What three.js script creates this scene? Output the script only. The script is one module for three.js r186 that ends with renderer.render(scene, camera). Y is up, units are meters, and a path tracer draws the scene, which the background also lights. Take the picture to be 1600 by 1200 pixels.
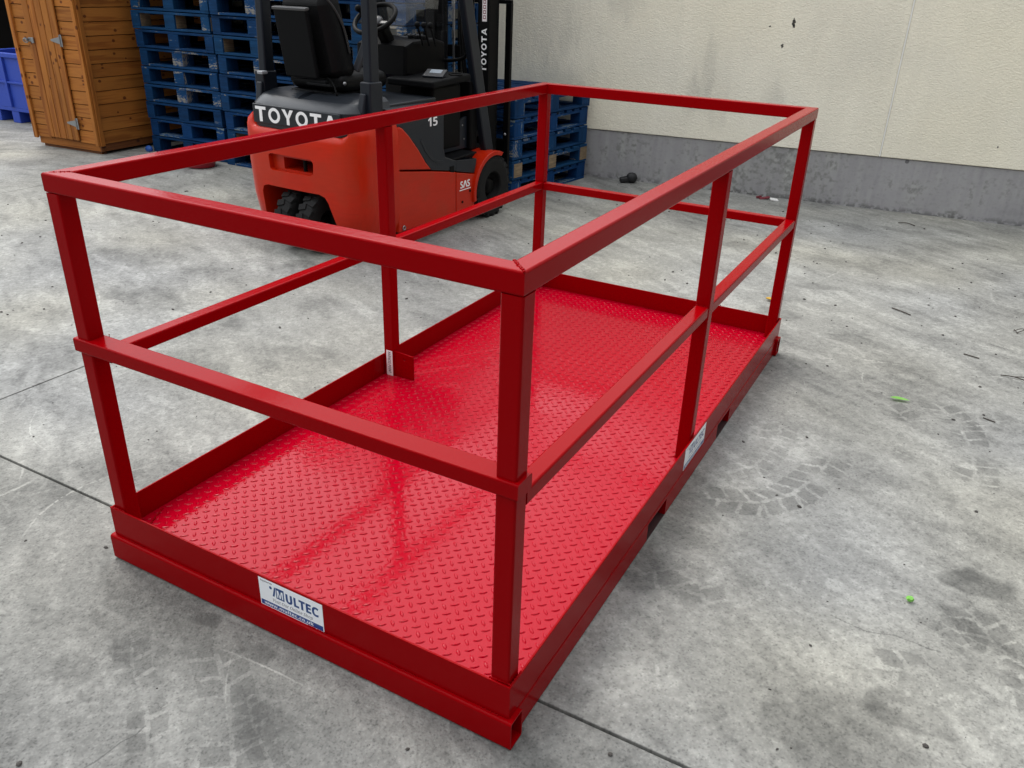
import * as THREE from 'three';
import { mergeGeometries, toCreasedNormals } from 'three/addons/utils/BufferGeometryUtils.js';
import { RoundedBoxGeometry } from 'three/addons/geometries/RoundedBoxGeometry.js';
import { TextGeometry } from 'three/addons/geometries/TextGeometry.js';
import { FontLoader } from 'three/addons/loaders/FontLoader.js';
import { Brush, Evaluator, SUBTRACTION } from 'three-bvh-csg';

// ------------------------------------------------------------------ camera, sky, sun, exposure
const scene = new THREE.Scene();
const camera = new THREE.PerspectiveCamera(50.2, 4 / 3, 0.05, 400);
camera.rotation.order = 'YXZ';
camera.position.set(0.6439, 1.6688, 1.2397);
camera.rotation.set(-0.4576, 0.4932, 0.0339);
const renderer = new THREE.WebGLRenderer({ antialias: true });
renderer.toneMapping = THREE.LinearToneMapping;
renderer.toneMappingExposure = 1.15;
renderer.shadowMap.enabled = true;
const SUN = new THREE.Vector3(-0.56, 0.70, -0.44).normalize();
const sun = new THREE.DirectionalLight(0xfff6ea, 1.1);
sun.position.copy(SUN).multiplyScalar(20);
sun.target.position.set(-2, 0, -3);
sun.castShadow = true;
sun.shadow.radius = 45;
sun.shadow.mapSize.set(2048, 2048);
Object.assign(sun.shadow.camera, { left: -9, right: 9, top: 9, bottom: -9, near: 1, far: 50 });
scene.add(sun, sun.target);

// ------------------------------------------------------------------ noise
let seed = 7;
const rnd = () => { seed = (seed + 0x6d2b79f5) | 0; let t = Math.imul(seed ^ (seed >>> 15), 1 | seed); t = (t + Math.imul(t ^ (t >>> 7), 61 | t)) ^ t; return ((t ^ (t >>> 14)) >>> 0) / 4294967296; };
const rr = (a, b) => a + (b - a) * rnd();
const LAT = new Float32Array(65536); for (let i = 0; i < 65536; i++) LAT[i] = rnd();
function vn(x, y) {
  const xi = Math.floor(x), yi = Math.floor(y); let fx = x - xi, fy = y - yi;
  fx = fx * fx * (3 - 2 * fx); fy = fy * fy * (3 - 2 * fy);
  const r0 = (yi & 255) << 8, r1 = ((yi + 1) & 255) << 8, c0 = xi & 255, c1 = (xi + 1) & 255;
  const a = LAT[r0 | c0], b = LAT[r0 | c1], c = LAT[r1 | c0], d = LAT[r1 | c1];
  return a + (b - a) * fx + (c - a) * fy + (a - b - c + d) * fx * fy;
}
function fbm(x, y, o) { let s = 0, a = 0.5, n = 0; for (let i = 0; i < o; i++) { s += a * vn(x, y); n += a; x = x * 2.03 + 17.3; y = y * 2.03 + 9.1; a *= 0.5; } return s / n; }
const sst = (a, b, x) => { x = Math.min(1, Math.max(0, (x - a) / (b - a))); return x * x * (3 - 2 * x); };
const enc = (l) => 255 * Math.pow(Math.min(1, Math.max(0, l)), 1 / 2.2);
function tex(w, h, f, srgb = true) {           // f(i, j, out) writes linear rgb
  const d = new Uint8Array(w * h * 4), o = [0, 0, 0];
  for (let j = 0; j < h; j++) for (let i = 0; i < w; i++) {
    f(i, j, o); const k = (j * w + i) * 4;
    if (srgb) { d[k] = enc(o[0]); d[k + 1] = enc(o[1]); d[k + 2] = enc(o[2]); } else { d[k] = d[k + 1] = d[k + 2] = 255 * Math.min(1, Math.max(0, o[0])); }
    d[k + 3] = 255;
  }
  const t = new THREE.DataTexture(d, w, h); t.magFilter = THREE.LinearFilter; t.minFilter = THREE.LinearMipmapLinearFilter; t.generateMipmaps = true;
  t.wrapS = t.wrapT = THREE.MirroredRepeatWrapping; if (srgb) t.colorSpace = THREE.SRGBColorSpace; t.needsUpdate = true;
  return t;
}
function variant(t, ox, oy, sx = 1, sy = 1) { const c = t.clone(); c.offset.set(ox, oy); c.repeat.set(sx, sy); c.needsUpdate = true; return c; }

// overcast sky: brighter towards the veiled sun, soft cloud structure
{
  const w = 256, h = 128, d = new Float32Array(w * h * 4), v = new THREE.Vector3(), HIGH = new THREE.Vector3(-0.45, 0.86, 0.24);
  for (let j = 0; j < h; j++) for (let i = 0; i < w; i++) {
    const el = ((j + 0.5) / h - 0.5) * Math.PI, az = ((i + 0.5) / w - 0.5) * 2 * Math.PI;
    v.set(Math.cos(el) * Math.cos(az), Math.sin(el), Math.cos(el) * Math.sin(az));
    const c = Math.max(0, v.dot(SUN)), e = Math.max(0, v.dot(HIGH)), up = Math.max(0, v.y);
    let L = 0.56 + 0.55 * up + 0.8 * e * e * e + 2.3 * Math.pow(c, 6);
    L *= 0.85 + 0.3 * fbm(v.x * 3 + 5, v.z * 3 + v.y * 2 + 8, 4);
    if (v.y < 0) L *= Math.max(0.3, 1 + v.y * 3);
    const k = (j * w + i) * 4; d[k] = L * 0.97; d[k + 1] = L * 1.0; d[k + 2] = L * 1.04; d[k + 3] = 1;
  }
  const sky = new THREE.DataTexture(d, w, h, THREE.RGBAFormat, THREE.FloatType);
  sky.mapping = THREE.EquirectangularReflectionMapping; sky.magFilter = sky.minFilter = THREE.LinearFilter; sky.wrapS = THREE.RepeatWrapping; sky.needsUpdate = true;
  scene.background = sky; scene.environment = sky; scene.environmentIntensity = 1;
}

// ------------------------------------------------------------------ naming and geometry helpers
const used = new Map();
function numbered(n) { const k = used.get(n) || 0; used.set(n, k + 1); return k ? n + '_' + String(k).padStart(3, '0') : n; }
function tag(o, label, category, group) { o.userData.label = label; if (category) o.userData.category = category; if (group) o.userData.group = group; return o; }
function thing(name, label, category, pos = [0, 0, 0], turn = 0, group) { const o = new THREE.Group(); o.name = numbered(name); o.position.set(...pos); o.rotation.y = turn; scene.add(o); return tag(o, label, category, group); }
function setting(name, geo, mat) { const m = new THREE.Mesh(geo, mat); m.name = numbered(name); m.userData.kind = 'structure'; m.castShadow = m.receiveShadow = true; scene.add(m); return m; }
function part(parent, name, geo, mat, label) {
  if (Array.isArray(geo)) geo = mergeGeometries(geo);
  const m = new THREE.Mesh(geo, mat); m.castShadow = m.receiveShadow = true;
  const k = parent.children.filter((c) => c.name === name || c.name.startsWith(name + '_')).length;
  m.name = k ? name + '_' + String(k).padStart(3, '0') : name; parent.add(m); if (label) m.userData.label = label; return m;
}
function uvm(g, long = 'x', ou = 0, ov = 0) {   // planar uv in metres on each face, the long axis along u
  if (g.index) g = g.toNonIndexed();
  const p = g.attributes.position, uv = new Float32Array(p.count * 2), a = new THREE.Vector3(), b = new THREE.Vector3(), c = new THREE.Vector3(), L = 'xyz'.indexOf(long);
  for (let i = 0; i < p.count; i += 3) {
    a.fromBufferAttribute(p, i); b.fromBufferAttribute(p, i + 1); c.fromBufferAttribute(p, i + 2);
    const n = b.clone().sub(a).cross(c.clone().sub(a)), m = [Math.abs(n.x), Math.abs(n.y), Math.abs(n.z)];
    const d = m[0] > m[1] && m[0] > m[2] ? 0 : m[1] > m[2] ? 1 : 2, r = [0, 1, 2].filter((k) => k !== d), ua = r.includes(L) ? L : r[0], va = r.find((k) => k !== ua);
    [a, b, c].forEach((q, k) => { uv[(i + k) * 2] = q.getComponent(ua) + ou; uv[(i + k) * 2 + 1] = q.getComponent(va) + ov; });
  }
  g.setAttribute('uv', new THREE.BufferAttribute(uv, 2));
  for (const k of Object.keys(g.attributes)) if (!['position', 'normal', 'uv'].includes(k)) g.deleteAttribute(k);
  g.clearGroups();
  return g;
}
const T = (g, x = 0, y = 0, z = 0, rx = 0, ry = 0, rz = 0) => { if (rx) g.rotateX(rx); if (ry) g.rotateY(ry); if (rz) g.rotateZ(rz); return g.translate(x, y, z); };
const longest = (w, h, d) => (w >= h && w >= d ? 'x' : h >= d ? 'y' : 'z');
function box(w, h, d, x = 0, y = 0, z = 0, r = 0, rx = 0, ry = 0, rz = 0) {   // centred at x, y, z
  const g = r ? new RoundedBoxGeometry(w, h, d, 1, r) : new THREE.BoxGeometry(w, h, d);
  return T(uvm(g, longest(w, h, d), rr(0, 3), rr(0, 3)), x, y, z, rx, ry, rz);
}
function rprof(w, h, r, n = 3) { const o = []; for (const [cx, cy, a0] of [[1, 1, 0], [-1, 1, 1], [-1, -1, 2], [1, -1, 3]]) for (let i = 0; i <= n; i++) { const a = (a0 + i / n) * Math.PI / 2; o.push([cx * (w / 2 - r) + r * Math.cos(a), cy * (h / 2 - r) + r * Math.sin(a), Math.cos(a), Math.sin(a)]); } return o; }
// a rectangular hollow section along +x, its section w (z) by h (y), ends mitred by k0 / k1 (dx per z), open when wall > 0
function rhs(L, w, h, { k0 = 0, k1 = 0, r = 0.006, wall = 0 } = {}) {
  const P = [], N = [], out = rprof(w, h, r), put = (n, ...q) => q.forEach((v, i) => { P.push(...v); N.push(...(n[i] || n[0])); });
  const at = (e, [u, v]) => [e ? L + k1 * u : k0 * u, v, u], nm = (q, s) => [0, s * q[3], s * q[2]];
  const ring = (pr, flip) => pr.forEach((q, i) => { const n = pr[(i + 1) % pr.length], a = at(0, q), b = at(1, q), c = at(1, n), d = at(0, n), m = nm(q, flip ? -1 : 1), o = nm(n, flip ? -1 : 1); flip ? put([m, o, m, m, o, o], a, c, b, a, d, c) : put([m, m, o, m, o, o], a, b, c, a, c, d); });
  ring(out, false);
  const inn = wall ? rprof(w - 2 * wall, h - 2 * wall, Math.max(0.002, r - wall)) : null;
  if (wall) ring(inn, true);
  for (const e of [0, 1]) { const l = Math.hypot(1, e ? k1 : k0), en = [[(e ? 1 : -1) / l, 0, (e ? -k1 : k0) / l]]; out.forEach((q, i) => { const j = (i + 1) % out.length, a = at(e, q), b = at(e, out[j]); if (wall) { const c = at(e, inn[j]), d = at(e, inn[i]); e ? put(en, a, c, b, a, d, c) : put(en, a, b, c, a, c, d); } else { const c = at(e, [0, 0]); e ? put(en, a, c, b) : put(en, a, b, c); } }); }
  const g = new THREE.BufferGeometry(); g.setAttribute('position', new THREE.Float32BufferAttribute(P, 3)); g.setAttribute('normal', new THREE.Float32BufferAttribute(N, 3));
  return uvm(g, 'x', rr(0, 3), rr(0, 3));
}
const ext = (pts, depth, bevel = 0, holes = []) => {   // pts in x,y; extruded along +z
  const s = new THREE.Shape(pts.map(([x, y]) => new THREE.Vector2(x, y))); holes.forEach((h) => s.holes.push(new THREE.Path(h.map(([x, y]) => new THREE.Vector2(x, y)))));
  return uvm(new THREE.ExtrudeGeometry(s, { depth: depth - 2 * bevel, bevelEnabled: bevel > 0, bevelThickness: bevel, bevelSize: bevel, bevelOffset: -bevel, bevelSegments: 2, curveSegments: 8 }).translate(0, 0, bevel));
};
const side = (g) => g.rotateY(Math.PI / 2);           // a profile drawn in (-z, y) and extruded towards +x
const cyl = (r0, r1, h, n = 20, x = 0, y = 0, z = 0, rx = 0, ry = 0, rz = 0) => T(uvm(new THREE.CylinderGeometry(r0, r1, h, n), 'y'), x, y, z, rx, ry, rz);
const tubeAlong = (pts, r, n = 24, k = 7) => uvm(new THREE.TubeGeometry(new THREE.CatmullRomCurve3(pts.map((p) => new THREE.Vector3(...p))), n, r, k));
const torus = (R, r, x, y, z, rx = 0, ry = 0) => T(uvm(new THREE.TorusGeometry(R, r, 10, 36)), x, y, z, rx, ry);
const std = (color, rough, o = {}) => new THREE.MeshPhysicalMaterial({ color: Array.isArray(color) ? new THREE.Color().setRGB(...color) : color, roughness: rough, ...o });

// ------------------------------------------------------------------ shared surface textures
const grain = tex(512, 512, (i, j, o) => { o[0] = 0.5 * fbm(i / 3, j / 3, 3) + 0.5 * fbm(i / 14, j / 14, 3); }, false);       // fine pitted relief
const peel = tex(256, 256, (i, j, o) => { o[0] = fbm(i / 9, j / 9, 2); }, false);
// how glossy a handled paint surface is: mostly clean, with wiped patches, boot scuffs and a little dust
const smear = variant(tex(1024, 1024, (i, j, o) => { const x = i / 1024 * 3, y = j / 1024 * 3, m = fbm(x * 2.2, y * 2.2, 4), w = fbm((x * 0.8 + y * 0.6) * 3, (y * 0.8 - x * 0.6) * 26, 3), f = fbm(x * 60, y * 60, 2); o[0] = 0.10 + 0.10 * sst(0.5, 0.66, m) + 0.10 * sst(0.56, 0.7, w) * sst(0.4, 0.6, m) + 0.05 * sst(0.6, 0.8, f); }, false), 0, 0, 1 / 3, 1 / 3);
const rep = (t, s) => variant(t, 0, 0, s, s);

// concrete, in world metres: patches, trowel streaks, pores, tyre prints and stains
const tracks = [];   // {pts:[[x,z]..], w, a}
const addTrack = (pts, w, a, pitch = 0.075) => tracks.push({ pts, w, a, pitch, x0: Math.min(...pts.map((p) => p[0])) - w, x1: Math.max(...pts.map((p) => p[0])) + w, z0: Math.min(...pts.map((p) => p[1])) - w, z1: Math.max(...pts.map((p) => p[1])) + w });
const arc = (cx, cz, R, a0, a1, n = 10) => Array.from({ length: n + 1 }, (_, i) => { const a = a0 + (a1 - a0) * i / n; return [cx + R * Math.cos(a), cz + R * Math.sin(a)]; });
addTrack([[0.06, -1.30], [0.16, -1.33], [0.27, -1.38], [0.36, -1.50], [0.42, -1.70], [0.44, -1.9]], 0.17, 0.5);
addTrack([[0.1, -1.5], [0.19, -1.63], [0.22, -1.85], [0.2, -2.05]], 0.15, 0.3);
addTrack([[0.55, -2.5], [0.66, -2.38], [0.73, -2.2], [0.74, -2.0]], 0.16, 0.55);
addTrack([[0.76, -2.62], [0.87, -2.45], [0.94, -2.16], [0.95, -1.9]], 0.18, 0.6);
addTrack([[0.88, -1.22], [0.97, -1.12], [1.04, -1.01], [1.2, -0.9]], 0.16, 0.5);
addTrack([[0.72, -0.74], [0.9, -0.8], [1.08, -0.85], [1.3, -0.86]], 0.16, 0.5);
addTrack([[0.84, -1.05], [0.99, -1.0], [1.15, -0.95]], 0.1, 0.4);
addTrack([[-0.95, 0.07], [-0.88, 0.11], [-0.71, 0.22], [-0.53, 0.37], [-0.3, 0.6]], 0.15, 0.42);
addTrack([[-1.1, 0.2], [-0.99, 0.285], [-0.83, 0.367], [-0.7, 0.47]], 0.1, 0.42);
addTrack([[-0.66, 0.2], [-0.58, 0.26], [-0.46, 0.324], [-0.3, 0.44]], 0.09, 0.35);
addTrack([[0.02, -0.75], [0.12, -0.86], [0.22, -0.83], [0.27, -0.72]], 0.15, 0.45);
addTrack(arc(-0.2, -4.4, 2.2, 0.2, 1.2), 0.17, 0.22);
addTrack(arc(-3.6, -1.2, 2.0, 0.1, 1.5), 0.16, 0.2);
addTrack([[-4.8, 0.6], [-4.2, -0.8], [-4.0, -2.2], [-3.6, -3.2]], 0.2, 0.16);
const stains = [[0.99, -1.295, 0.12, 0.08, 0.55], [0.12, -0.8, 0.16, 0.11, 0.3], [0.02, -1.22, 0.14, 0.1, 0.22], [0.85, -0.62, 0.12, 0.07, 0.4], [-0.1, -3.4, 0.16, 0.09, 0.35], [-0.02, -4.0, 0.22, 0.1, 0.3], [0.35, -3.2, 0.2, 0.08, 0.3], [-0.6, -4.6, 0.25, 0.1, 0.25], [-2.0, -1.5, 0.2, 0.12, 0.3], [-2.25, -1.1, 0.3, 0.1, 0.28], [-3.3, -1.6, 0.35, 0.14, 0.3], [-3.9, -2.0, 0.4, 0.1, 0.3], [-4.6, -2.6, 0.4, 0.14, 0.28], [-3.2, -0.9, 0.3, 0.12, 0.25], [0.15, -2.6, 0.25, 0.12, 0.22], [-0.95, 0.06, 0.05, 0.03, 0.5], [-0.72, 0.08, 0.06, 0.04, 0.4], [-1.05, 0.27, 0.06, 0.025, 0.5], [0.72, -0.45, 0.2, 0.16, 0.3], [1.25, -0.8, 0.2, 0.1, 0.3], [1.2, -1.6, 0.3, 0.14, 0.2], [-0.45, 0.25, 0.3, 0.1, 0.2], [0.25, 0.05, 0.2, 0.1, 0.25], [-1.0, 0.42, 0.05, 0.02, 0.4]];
for (let i = 0; i < 46; i++) stains.push([rr(-6, 1.6), rr(-6, -0.3), rr(0.1, 0.34), rr(0.04, 0.12), rr(0.1, 0.26)]);
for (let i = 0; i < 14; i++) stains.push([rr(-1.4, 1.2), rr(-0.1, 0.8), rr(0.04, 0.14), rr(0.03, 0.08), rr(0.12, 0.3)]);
const cracks = [[[-0.83, 0.62], [-0.81, 0.5], [-0.80, 0.44], [-0.79, 0.40]], [[-2.60, -4.3], [-2.57, -4.56], [-2.575, -4.8], [-2.56, -5.1]], [[0.6, -0.9], [0.7, -0.88], [0.78, -0.91], [0.9, -0.9]], [[-3.6, -1.9], [-3.4, -2.1], [-3.35, -2.3], [-3.1, -2.5]]];
const scuffs = []; for (let i = 0; i < 130; i++) { const x = rr(-5.5, 2), z = rr(-5.5, 0.8), a = rr(-0.7, 0.7) + (rnd() < 0.3 ? 1.2 : 0), l = rr(0.05, 0.3); scuffs.push([x, z, Math.cos(a), Math.sin(a), l, rr(0.002, 0.006), rr(0.1, 0.35), rr(-2, 2)]); }
function concrete(x0, z0, size, n, tone) {
  const px = size / n, near = { t: [], s: [], f: [] };
  return tex(n, n, (i, j, o) => {
    const x = x0 + (i + 0.5) * px, z = z0 + (j + 0.5) * px;
    if (i === 0) { near.t = tracks.filter((t) => z > t.z0 && z < t.z1); near.s = stains.filter((s) => Math.abs(z - s[1]) < 1.6 * Math.max(s[2], s[3])); near.f = scuffs.filter((s) => Math.abs(z - s[1]) < s[4] + 0.02); }
    const wx = x + 0.12 * (vn(x * 3 + 40, z * 3) - 0.5), wz = z + 0.12 * (vn(x * 3, z * 3 + 60) - 0.5);
    const big = fbm(wx * 0.9 + 3, wz * 1.1 + 7, 3), mid = fbm(wx * 4.2, wz * 5.2, 4), u = wx * 0.87 + wz * 0.5, v = wz * 0.87 - wx * 0.5;
    const streak = fbm(u * 4.5, v * 17, 3), fine = fbm(x * 60, z * 60, 2), grit = fbm(x * 210, z * 210, 2);
    let L = 0.285 + 0.14 * (big - 0.5) + 0.13 * (mid - 0.5) + 0.10 * (streak - 0.5) + 0.11 * (fine - 0.5) + 0.10 * (grit - 0.5);
    L += 0.05 * sst(0.54, 0.72, 0.6 * mid + 0.4 * streak + 0.3 * (fine - 0.5)) - 0.035 * sst(0.46, 0.30, streak * 0.5 + mid * 0.5 + 0.15 * (fine - 0.5));
    L *= tone; let warm = 0.5 * (big - 0.45) + 0.6 * (vn(x * 1.7 + 90, z * 1.7) - 0.5);
    if (grit < 0.25) L *= 0.7; else if (grit > 0.78) L *= 1.16;
    for (const t of near.t) {
      if (x < t.x0 || x > t.x1) continue;
      let best = 9, bt = 0, bs = 0, s0 = 0;
      for (let k = 0; k + 1 < t.pts.length; k++) {
        const [ax, az] = t.pts[k], [bx, bz] = t.pts[k + 1], dx = bx - ax, dz = bz - az, l = Math.hypot(dx, dz), q = ((x - ax) * dx + (z - az) * dz) / l, d = ((x - ax) * dz - (z - az) * dx) / l;
        if (q >= -0.01 && q <= l + 0.01 && Math.abs(d) < Math.abs(best)) { best = d; bs = s0 + q; bt = 1; } s0 += l;
      }
      if (!bt || Math.abs(best) > t.w / 2) continue;
      const e = Math.abs(best) / (t.w / 2), lug = (bs + 0.35 * Math.abs(best) + (best > 0 ? t.pitch / 2 : 0)) / t.pitch, f = lug - Math.floor(lug), worn = sst(0.36, 0.58, fbm(x * 9 + 30, z * 9, 3)), endf = sst(0, 0.06, bs) * sst(0, 0.06, s0 - bs);
      const wob = 0.08 * (mid - 0.5) + 0.12 * (fine - 0.5), block = f > 0.2 + wob && e > 0.09 + wob && e < 0.94 + 0.2 * (fine - 0.5), edge = f < 0.2 || e <= 0.09;
      if (block) L *= 1 - 0.78 * t.a * (0.1 + 0.9 * worn) * endf * (0.55 + 0.5 * fine); else if (edge) L *= 1 + 0.15 * t.a * worn * endf * (0.3 + fine);
    }
    for (const s of near.s) { const d = Math.hypot((x - s[0]) / s[2], (z - s[1]) / s[3]) + 1.5 * (fbm(x * 9 + 5, z * 11, 4) - 0.5); if (d < 1) L *= 1 - s[4] * sst(1, 0.55, d) * (0.35 + 0.9 * fbm(x * 16, z * 22, 3)); }
    for (const c of cracks) for (let k = 0; k + 1 < c.length; k++) { const [ax, az] = c[k], [bx, bz] = c[k + 1], dx = bx - ax, dz = bz - az, l = Math.hypot(dx, dz), q = ((x - ax) * dx + (z - az) * dz) / l, d = ((x - ax) * dz - (z - az) * dx) / l + 0.012 * (vn(x * 30, z * 30) - 0.5); if (q >= 0 && q <= l && Math.abs(d) < 0.0022) L *= 0.55; }
    for (const s of near.f) { const dx = x - s[0], dz = z - s[1], q = dx * s[2] + dz * s[3], d = dx * -s[3] + dz * s[2] + s[7] * q * q; if (Math.abs(q) < s[4] && Math.abs(d) < s[5]) L += s[6] * 0.45 * (1 - Math.abs(q) / s[4]) * (vn(x * 90, z * 90) > 0.35 ? 1 : 0); }
    L = Math.max(0.06, L); o[0] = L * (1 + 0.07 * warm); o[1] = L * (0.993 + 0.02 * warm); o[2] = L * (0.915 - 0.13 * warm);
  });
}
const concMat = (x0, z0, size, n, tone, rough = 0.78) => { const m = std(0xffffff, rough, { map: concrete(x0, z0, size, n, tone), bumpMap: rep(grain, size / 0.9), bumpScale: 0.005 }); m.userData.frame = [x0, z0, size]; return m; };

// ------------------------------------------------------------------ ground: one base sheet, concrete bays with open saw-cut joints
{
  const soil = setting('ground', new THREE.PlaneGeometry(240, 240).rotateX(-Math.PI / 2).translate(0, -0.03, 0), std([0.05, 0.048, 0.045], 0.95));
  const near = concMat(-2.35, -0.165, 3.6, 2048, 0.66), main = concMat(-2.73, -6.62, 6.46, 2048, 0.79), left = concMat(-6.14, -6.0, 6.6, 1024, 0.89);  // near tone set darker, painting in vignette and platform shade
  const xs = [-16.4, -12.97, -9.55, -6.14, -2.73, 4.1, 10.9], zs = [-12, -6.6, -0.165, 6.3, 12];
  const yard = new THREE.Group(); yard.name = 'concrete_yard'; yard.userData.kind = 'structure'; scene.add(yard);
  for (let i = 0; i + 1 < xs.length; i++) for (let j = 0; j + 1 < zs.length; j++) {
    const w = xs[i + 1] - xs[i] - 0.007, d = zs[j + 1] - zs[j] - 0.009, g = new RoundedBoxGeometry(w, 0.05, d, 1, 0.003).translate((xs[i] + xs[i + 1]) / 2, -0.025, (zs[j] + zs[j + 1]) / 2);
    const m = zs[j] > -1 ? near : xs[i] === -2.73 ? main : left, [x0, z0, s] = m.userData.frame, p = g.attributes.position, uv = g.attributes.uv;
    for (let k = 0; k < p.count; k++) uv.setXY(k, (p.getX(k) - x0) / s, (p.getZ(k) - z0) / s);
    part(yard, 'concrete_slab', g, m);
  }
}

// ------------------------------------------------------------------ building wall with grey plinth, and the dark bay at its left end
const wallA = new THREE.Vector3(-2.543, 0, -6.108), wallTurn = Math.atan2(0.1065, 0.9943);
{
  const stainAt = [[1.0, 1.0, 0.10, 0.35, 0.13], [0.9, 0.82, 0.09, 0.25, 0.16], [1.12, 0.75, 0.2, 0.3, 0.1], [1.6, 0.8, 0.12, 0.2, 0.12], [-0.5, 1.4, 0.6, 0.5, 0.12], [0.2, 1.55, 0.25, 0.25, 0.1], [2.2, 1.3, 0.5, 0.5, 0.06], [-0.4, 0.8, 0.5, 0.4, 0.12]];
  const holes = [[1.654, 1.43, 0.018, 0.03], [1.66, 1.40, 0.01, 0.02], [1.593, 1.247, 0.012, 0.022], [1.47, 1.39, 0.009, 0.008], [3.36, 0.6, 0.006, 0.011]];
  const wallMap = tex(1536, 1024, (i, j, o) => {
    const s = -1.2 + (i + 0.5) * 4.8 / 1536, y = (j + 0.5) * 3.2 / 1024, r = fbm(s * 100, y * 100, 2), m = fbm(s * 5, y * 4, 4), st = fbm(s * 14, y * 1.6, 3);
    let L = 0.88 + 0.08 * (r - 0.5) + 0.07 * (m - 0.5) + 0.05 * (st - 0.5), warm = 0.5 + 0.8 * (fbm(s * 1.3 + 4, y * 1.3, 3) - 0.5);
    for (const q of stainAt) { const d = Math.hypot((s - q[0]) / q[2], (y - q[1]) / q[3]) + 0.8 * (fbm(s * 20, y * 5, 3) - 0.5); if (d < 1) { const k = q[4] * sst(1, 0.2, d) * (0.5 + st); L *= 1 - k; warm -= 0.6 * k; } }
    for (const q of holes) if (Math.hypot((s - q[0]) / q[2], (y - q[1]) / q[3]) + 0.7 * (vn(s * 150, y * 150) - 0.5) < 0.8) L *= 0.07;
    o[0] = L * (0.99 + 0.05 * warm); o[1] = L * (0.955 + 0.02 * warm); o[2] = L * (0.83 - 0.06 * warm);
  });
  const rough = tex(512, 512, (i, j, o) => { o[0] = 0.65 * fbm(i / 8, j / 8, 2) + 0.35 * fbm(i / 3, j / 3, 1); }, false);
  const render = std(0xffffff, 0.92, { map: variant(wallMap, 0, 0, 1, 1), bumpMap: rep(rough, 6), bumpScale: 0.004 });
  const plinthMap = tex(1536, 192, (i, j, o) => {
    const s = -1.2 + (i + 0.5) * 4.8 / 1536, y = (j + 0.5) * 0.6 / 192, f = fbm(s * 40, y * 40, 3), m = fbm(s * 6, y * 9, 4), drip = fbm(s * 26, y * 3, 3);
    const zone = sst(0.55, 0.05, Math.abs(s - 1.75) / 1.5) * 0.16 + sst(0.6, 0.1, Math.abs(s - 1.3) / 0.5) * 0.06 + sst(0.5, 0, Math.abs(s - 0.35) / 0.5) * 0.05, moss = sst(0.46, 0.86, 0.42 * m + 0.3 * drip + 0.34 * f + zone);
    let L = 0.38 + 0.10 * (m - 0.5) + 0.08 * (f - 0.5) + 0.14 * (drip - 0.5); L *= 1 - 0.48 * moss * sst(0.2, 0.8, f);
    if (Math.hypot(s - 2.737, y - 0.419) < 0.016) L *= 0.4;
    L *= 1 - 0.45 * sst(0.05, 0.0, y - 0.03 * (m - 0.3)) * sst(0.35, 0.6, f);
    o[0] = L; o[1] = L * (0.985 + 0.02 * moss); o[2] = L * (1.0 - 0.04 * moss);
  });
  const plinth = std(0xffffff, 0.85, { map: plinthMap, bumpMap: rep(grain, 4), bumpScale: 0.003 });
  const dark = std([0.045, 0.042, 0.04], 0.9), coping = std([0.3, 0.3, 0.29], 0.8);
  const g = thing('building_wall', 'long cream roughcast wall on a grey concrete plinth across the back of the yard', 'wall', wallA.toArray(), wallTurn);
  const face = (s0, s1, y0, y1, depth, z) => { const q = new RoundedBoxGeometry(s1 - s0, y1 - y0, depth, 1, 0.006).translate((s0 + s1) / 2, (y0 + y1) / 2, z - depth / 2); return q; };
  const uvw = (q, sx, sy) => { const p = q.attributes.position, uv = q.attributes.uv; for (let k = 0; k < p.count; k++) uv.setXY(k, (p.getX(k) + 1.2) / sx, p.getY(k) / sy); return q; };
  const JX = 2.52, P0 = 0.434;
  part(g, 'render_panel', uvw(face(-5.0, JX - 0.006, P0 + 0.004, 2.46, 0.3, 0), 4.8, 3.2), render);
  part(g, 'render_panel', uvw(face(JX + 0.006, 9, P0 + 0.004, 2.46, 0.3, 0), 4.8, 3.2), render);
  part(g, 'movement_joint', box(0.0115, 2.02, 0.28, JX, P0 + 1.016, -0.1375, 0.002), std([0.9, 0.89, 0.83], 0.6));
  part(g, 'plinth', uvw(face(-5.0, 9, -0.02, P0, 0.3, -0.012), 4.8, 0.6), plinth);
  part(g, 'coping', box(14.06, 0.06, 0.38, 2, 2.491, -0.15, 0.008), coping);
  const b = thing('loading_bay', 'dark open storage bay at the left end of the cream wall, behind the shed', 'storage bay', wallA.toArray(), wallTurn);
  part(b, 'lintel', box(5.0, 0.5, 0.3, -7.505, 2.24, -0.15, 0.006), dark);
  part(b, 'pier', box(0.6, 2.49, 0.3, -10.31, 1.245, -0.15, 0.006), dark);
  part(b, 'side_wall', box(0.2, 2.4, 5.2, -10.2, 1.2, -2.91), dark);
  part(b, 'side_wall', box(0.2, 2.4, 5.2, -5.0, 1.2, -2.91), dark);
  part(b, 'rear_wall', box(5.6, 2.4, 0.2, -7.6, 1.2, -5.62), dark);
  part(b, 'roof', box(5.9, 0.12, 5.5, -7.6, 2.56, -2.94), dark);
}

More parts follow.
